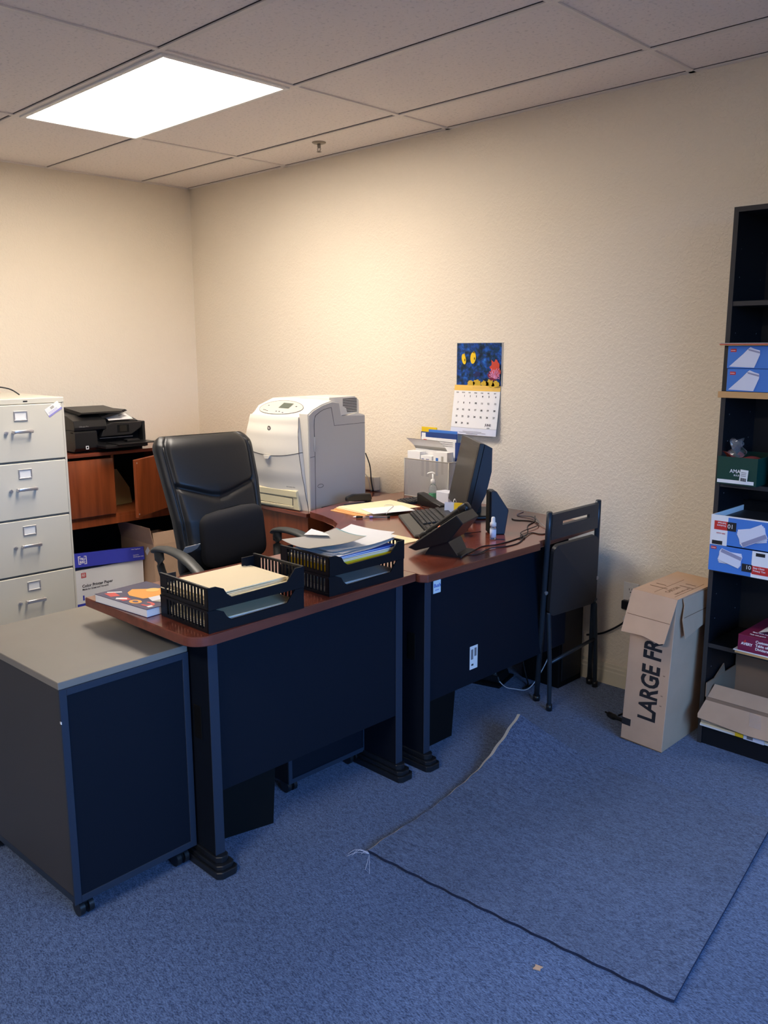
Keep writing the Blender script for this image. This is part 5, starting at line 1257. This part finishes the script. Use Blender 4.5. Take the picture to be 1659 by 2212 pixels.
# maroon divider box
w = MB(); w.box(3.905, 4.25, -.32, -.05, .4045, .414, M_tan, .001); w.box(3.90, 4.25, -.322, -.05, .4145, .418, M_paper)
tag(w.build('paper_board'), 'cream board lying under the maroon box on the second lowest shelf', 'board')
t = thing('maroon_box', 'maroon printed box of tab dividers on the second lowest shelf', 'box', (4.04, -.2, .4185)); w = MB(); y_ = -.322
w.box(3.915, 4.20, y_, -.06, .4185, .478, M_maroon, .001); w.text('AVERY', .0135, M_paper, onY(3.927, y_-.0003, .442), .03); w.prism([(3.934, .452), (3.942, .462), (3.945, .452)], 0, .0004, M_red, L=onY(0, y_-.0001, 0))
for k, s_ in enumerate(('Customizable', 'Table of Contents', 'Dividers')): w.text(s_, .0135, M_paper, onY(3.978, y_-.0003, .458-k*.0135), .02)
for k, s_ in enumerate(('Easy Edit Index', 'Tab set print')): w.text(s_, .011, M_paper, frame((3.945, -.30+.03*(1-k), .4785), (1, 0, 0), (0, 1, 0), (0, 0, 1)), .01)
w.build('printed_carton', t)
w = MB(); w.grid(lambda a, b: (3.965+a*.2, -.27+b*.18, .4815+.030*math.sin(min(1, a*1.6+.0)*PI/2)), 10, 4, M_env); w.grid(lambda a, b: (3.965+a*.2, -.27+b*.18, .4805+.029*math.sin(min(1, a*1.6)*PI/2)), 10, 4, M_paper)
tag(w.build('curled_paper'), 'curled pale paper on top of the maroon box', 'paper')
# bottom cardboard box with front flap down
t = thing('open_cardboard_box', 'wide open cardboard box with drooping flap on the bottom shelf', 'box', (4.0, -.17, .112)); w = MB()
x0_, x1_, y0_, y1_, zb_, hb = 3.800, 4.25, -.300, -.03, .112, .14; T = .004
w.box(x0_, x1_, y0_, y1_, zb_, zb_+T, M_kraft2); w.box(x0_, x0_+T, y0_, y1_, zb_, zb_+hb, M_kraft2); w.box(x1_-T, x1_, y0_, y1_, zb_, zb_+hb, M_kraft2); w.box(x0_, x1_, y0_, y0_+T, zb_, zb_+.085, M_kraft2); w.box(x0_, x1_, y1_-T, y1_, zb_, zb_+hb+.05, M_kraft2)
w.build('box_body', t)
w = MB(); w.prism([(3.812, 0), (4.24, 0), (4.24, .155), (3.99, .163), (3.80, .150), (3.795, .135)], 0, .004, M_kraft, L=frame((0, -.245, .232), (1, 0, 0), (0, -.62, -.60), None or (0, -.70, .72)))
w.build('front_flap', t, 'front flap sloping down')
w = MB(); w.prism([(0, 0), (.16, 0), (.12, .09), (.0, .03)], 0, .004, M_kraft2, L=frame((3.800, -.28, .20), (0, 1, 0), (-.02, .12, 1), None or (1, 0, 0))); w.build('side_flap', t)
w = MB(); w.sheet([(3.985, -.342, .1485), (4.03, -.345, .1475), (4.015, -.306, .180), (3.97, -.30, .186)], M_plast); w.build('tape', t, 'shiny torn tape')
w = MB(); w.box(3.798, 4.2, -.325, -.05, .0885, .097, M_paper); w.box(3.802, 4.2, -.33, -.05, .0975, .104, M_cream); w.box(3.80, 4.2, -.322, -.05, .1045, .111, M_paper2)
w.box(3.935, 3.965, -.3325, -.330, .092, .110, M_yellow); w.box(3.966, 4.04, -.3325, -.330, .090, .110, M_env); w.box(3.978, 4.0, -.3329, -.3325, .094, .107, M_gink)
tag(w.build('flat_cartons'), 'flattened cartons with yellow and white label under the open cardboard box', 'carton')

# ---------------------------------------------------------------- carpet offcut on the floor
P0 = Vector((3.406, -1.706, 0)); E1 = Vector((.938, .073, 0)); TLm = Vector((3.275, -.752, 0)); E2 = TLm-P0
def lift(a, b):   # a along front edge 0..1 , b toward the wall 0..1
    h = .090*max(0, 1-a/.42)**1.6*max(0, (b-.52)/.48)**1.7
    h += .006*math.sin(b*7+1)**2*max(0, 1-a/.25)
    h += .004*max(0, 1-(1-a)/.12)*(.5+.5*math.sin(b*9))
    return h
def mpt(a, b, dz): 
    p = P0+E1*a+E2*b; bowx = -.018*math.sin(b*PI)*max(0, 1-a*2)*-1
    return (p.x+bowx+.002*math.sin(b*60)*(a < .01), p.y+.002*math.sin(a*70)*(b < .01), lift(a, b)+dz)
w = MB(); w.grid(lambda a, b: mpt(a, b, .009), 60, 60, M_matc);
w.grid(lambda a, b: mpt(a, b, .0012), 60, 60, M_back)
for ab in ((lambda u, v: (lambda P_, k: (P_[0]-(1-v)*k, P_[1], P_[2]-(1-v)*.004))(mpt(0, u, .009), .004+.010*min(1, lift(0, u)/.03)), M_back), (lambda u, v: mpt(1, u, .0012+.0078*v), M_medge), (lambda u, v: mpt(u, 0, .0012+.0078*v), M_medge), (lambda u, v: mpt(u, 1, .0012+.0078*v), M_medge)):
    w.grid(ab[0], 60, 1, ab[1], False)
o = tag(w.build('carpet_offcut'), 'loose square piece of blue carpet with one curled corner lying on the floor', 'rug')
w = MB(); rn = random.Random(9)
base = Vector((3.418, -1.712, .009))
for e in ((3.372, -1.762, .003), (3.380, -1.748, .003), (3.366, -1.750, .003), (3.484, -1.776, .003), (3.395, -1.725, .003), (3.375, -1.735, .003), (3.46, -1.77, .003)):
    e = Vector(e); mid = base.lerp(e, .5)+Vector((rn.uniform(-.010, .010), rn.uniform(-.010, .010), .010)); w.tube([base, mid, e], .0007, M_thread, 4, 5)
tag(w.build('frayed_threads'), 'pale frayed threads at the left corner of the loose carpet piece', 'thread')
w = MB(rotz((4.052, -1.756, .0015), .3)); w.prism([(-.010, -.008), (.009, -.007), (.007, .0), (.011, .008), (-.009, .009), (-.007, .002)], 0, .0025, M_kraft)
tag(w.build('paper_scrap'), 'tiny tan scrap lying on the carpet in the foreground', 'scrap')
w = MB(); w.tube([(3.385, -.30, .006), (3.43, -.325, .010), (3.47, -.335, .012), (3.52, -.33, .008), (3.54, -.28, .006)], [.004, .012, .008, .012, .006], M_cord, 8, 5); w.tube([(3.44, -.29, .004), (3.47, -.30, .022), (3.50, -.345, .006)], .004, M_cord, 7, 5)
tag(w.build('black_strap'), 'crumpled black strap on the carpet at the left of the tall cardboard box', 'strap')
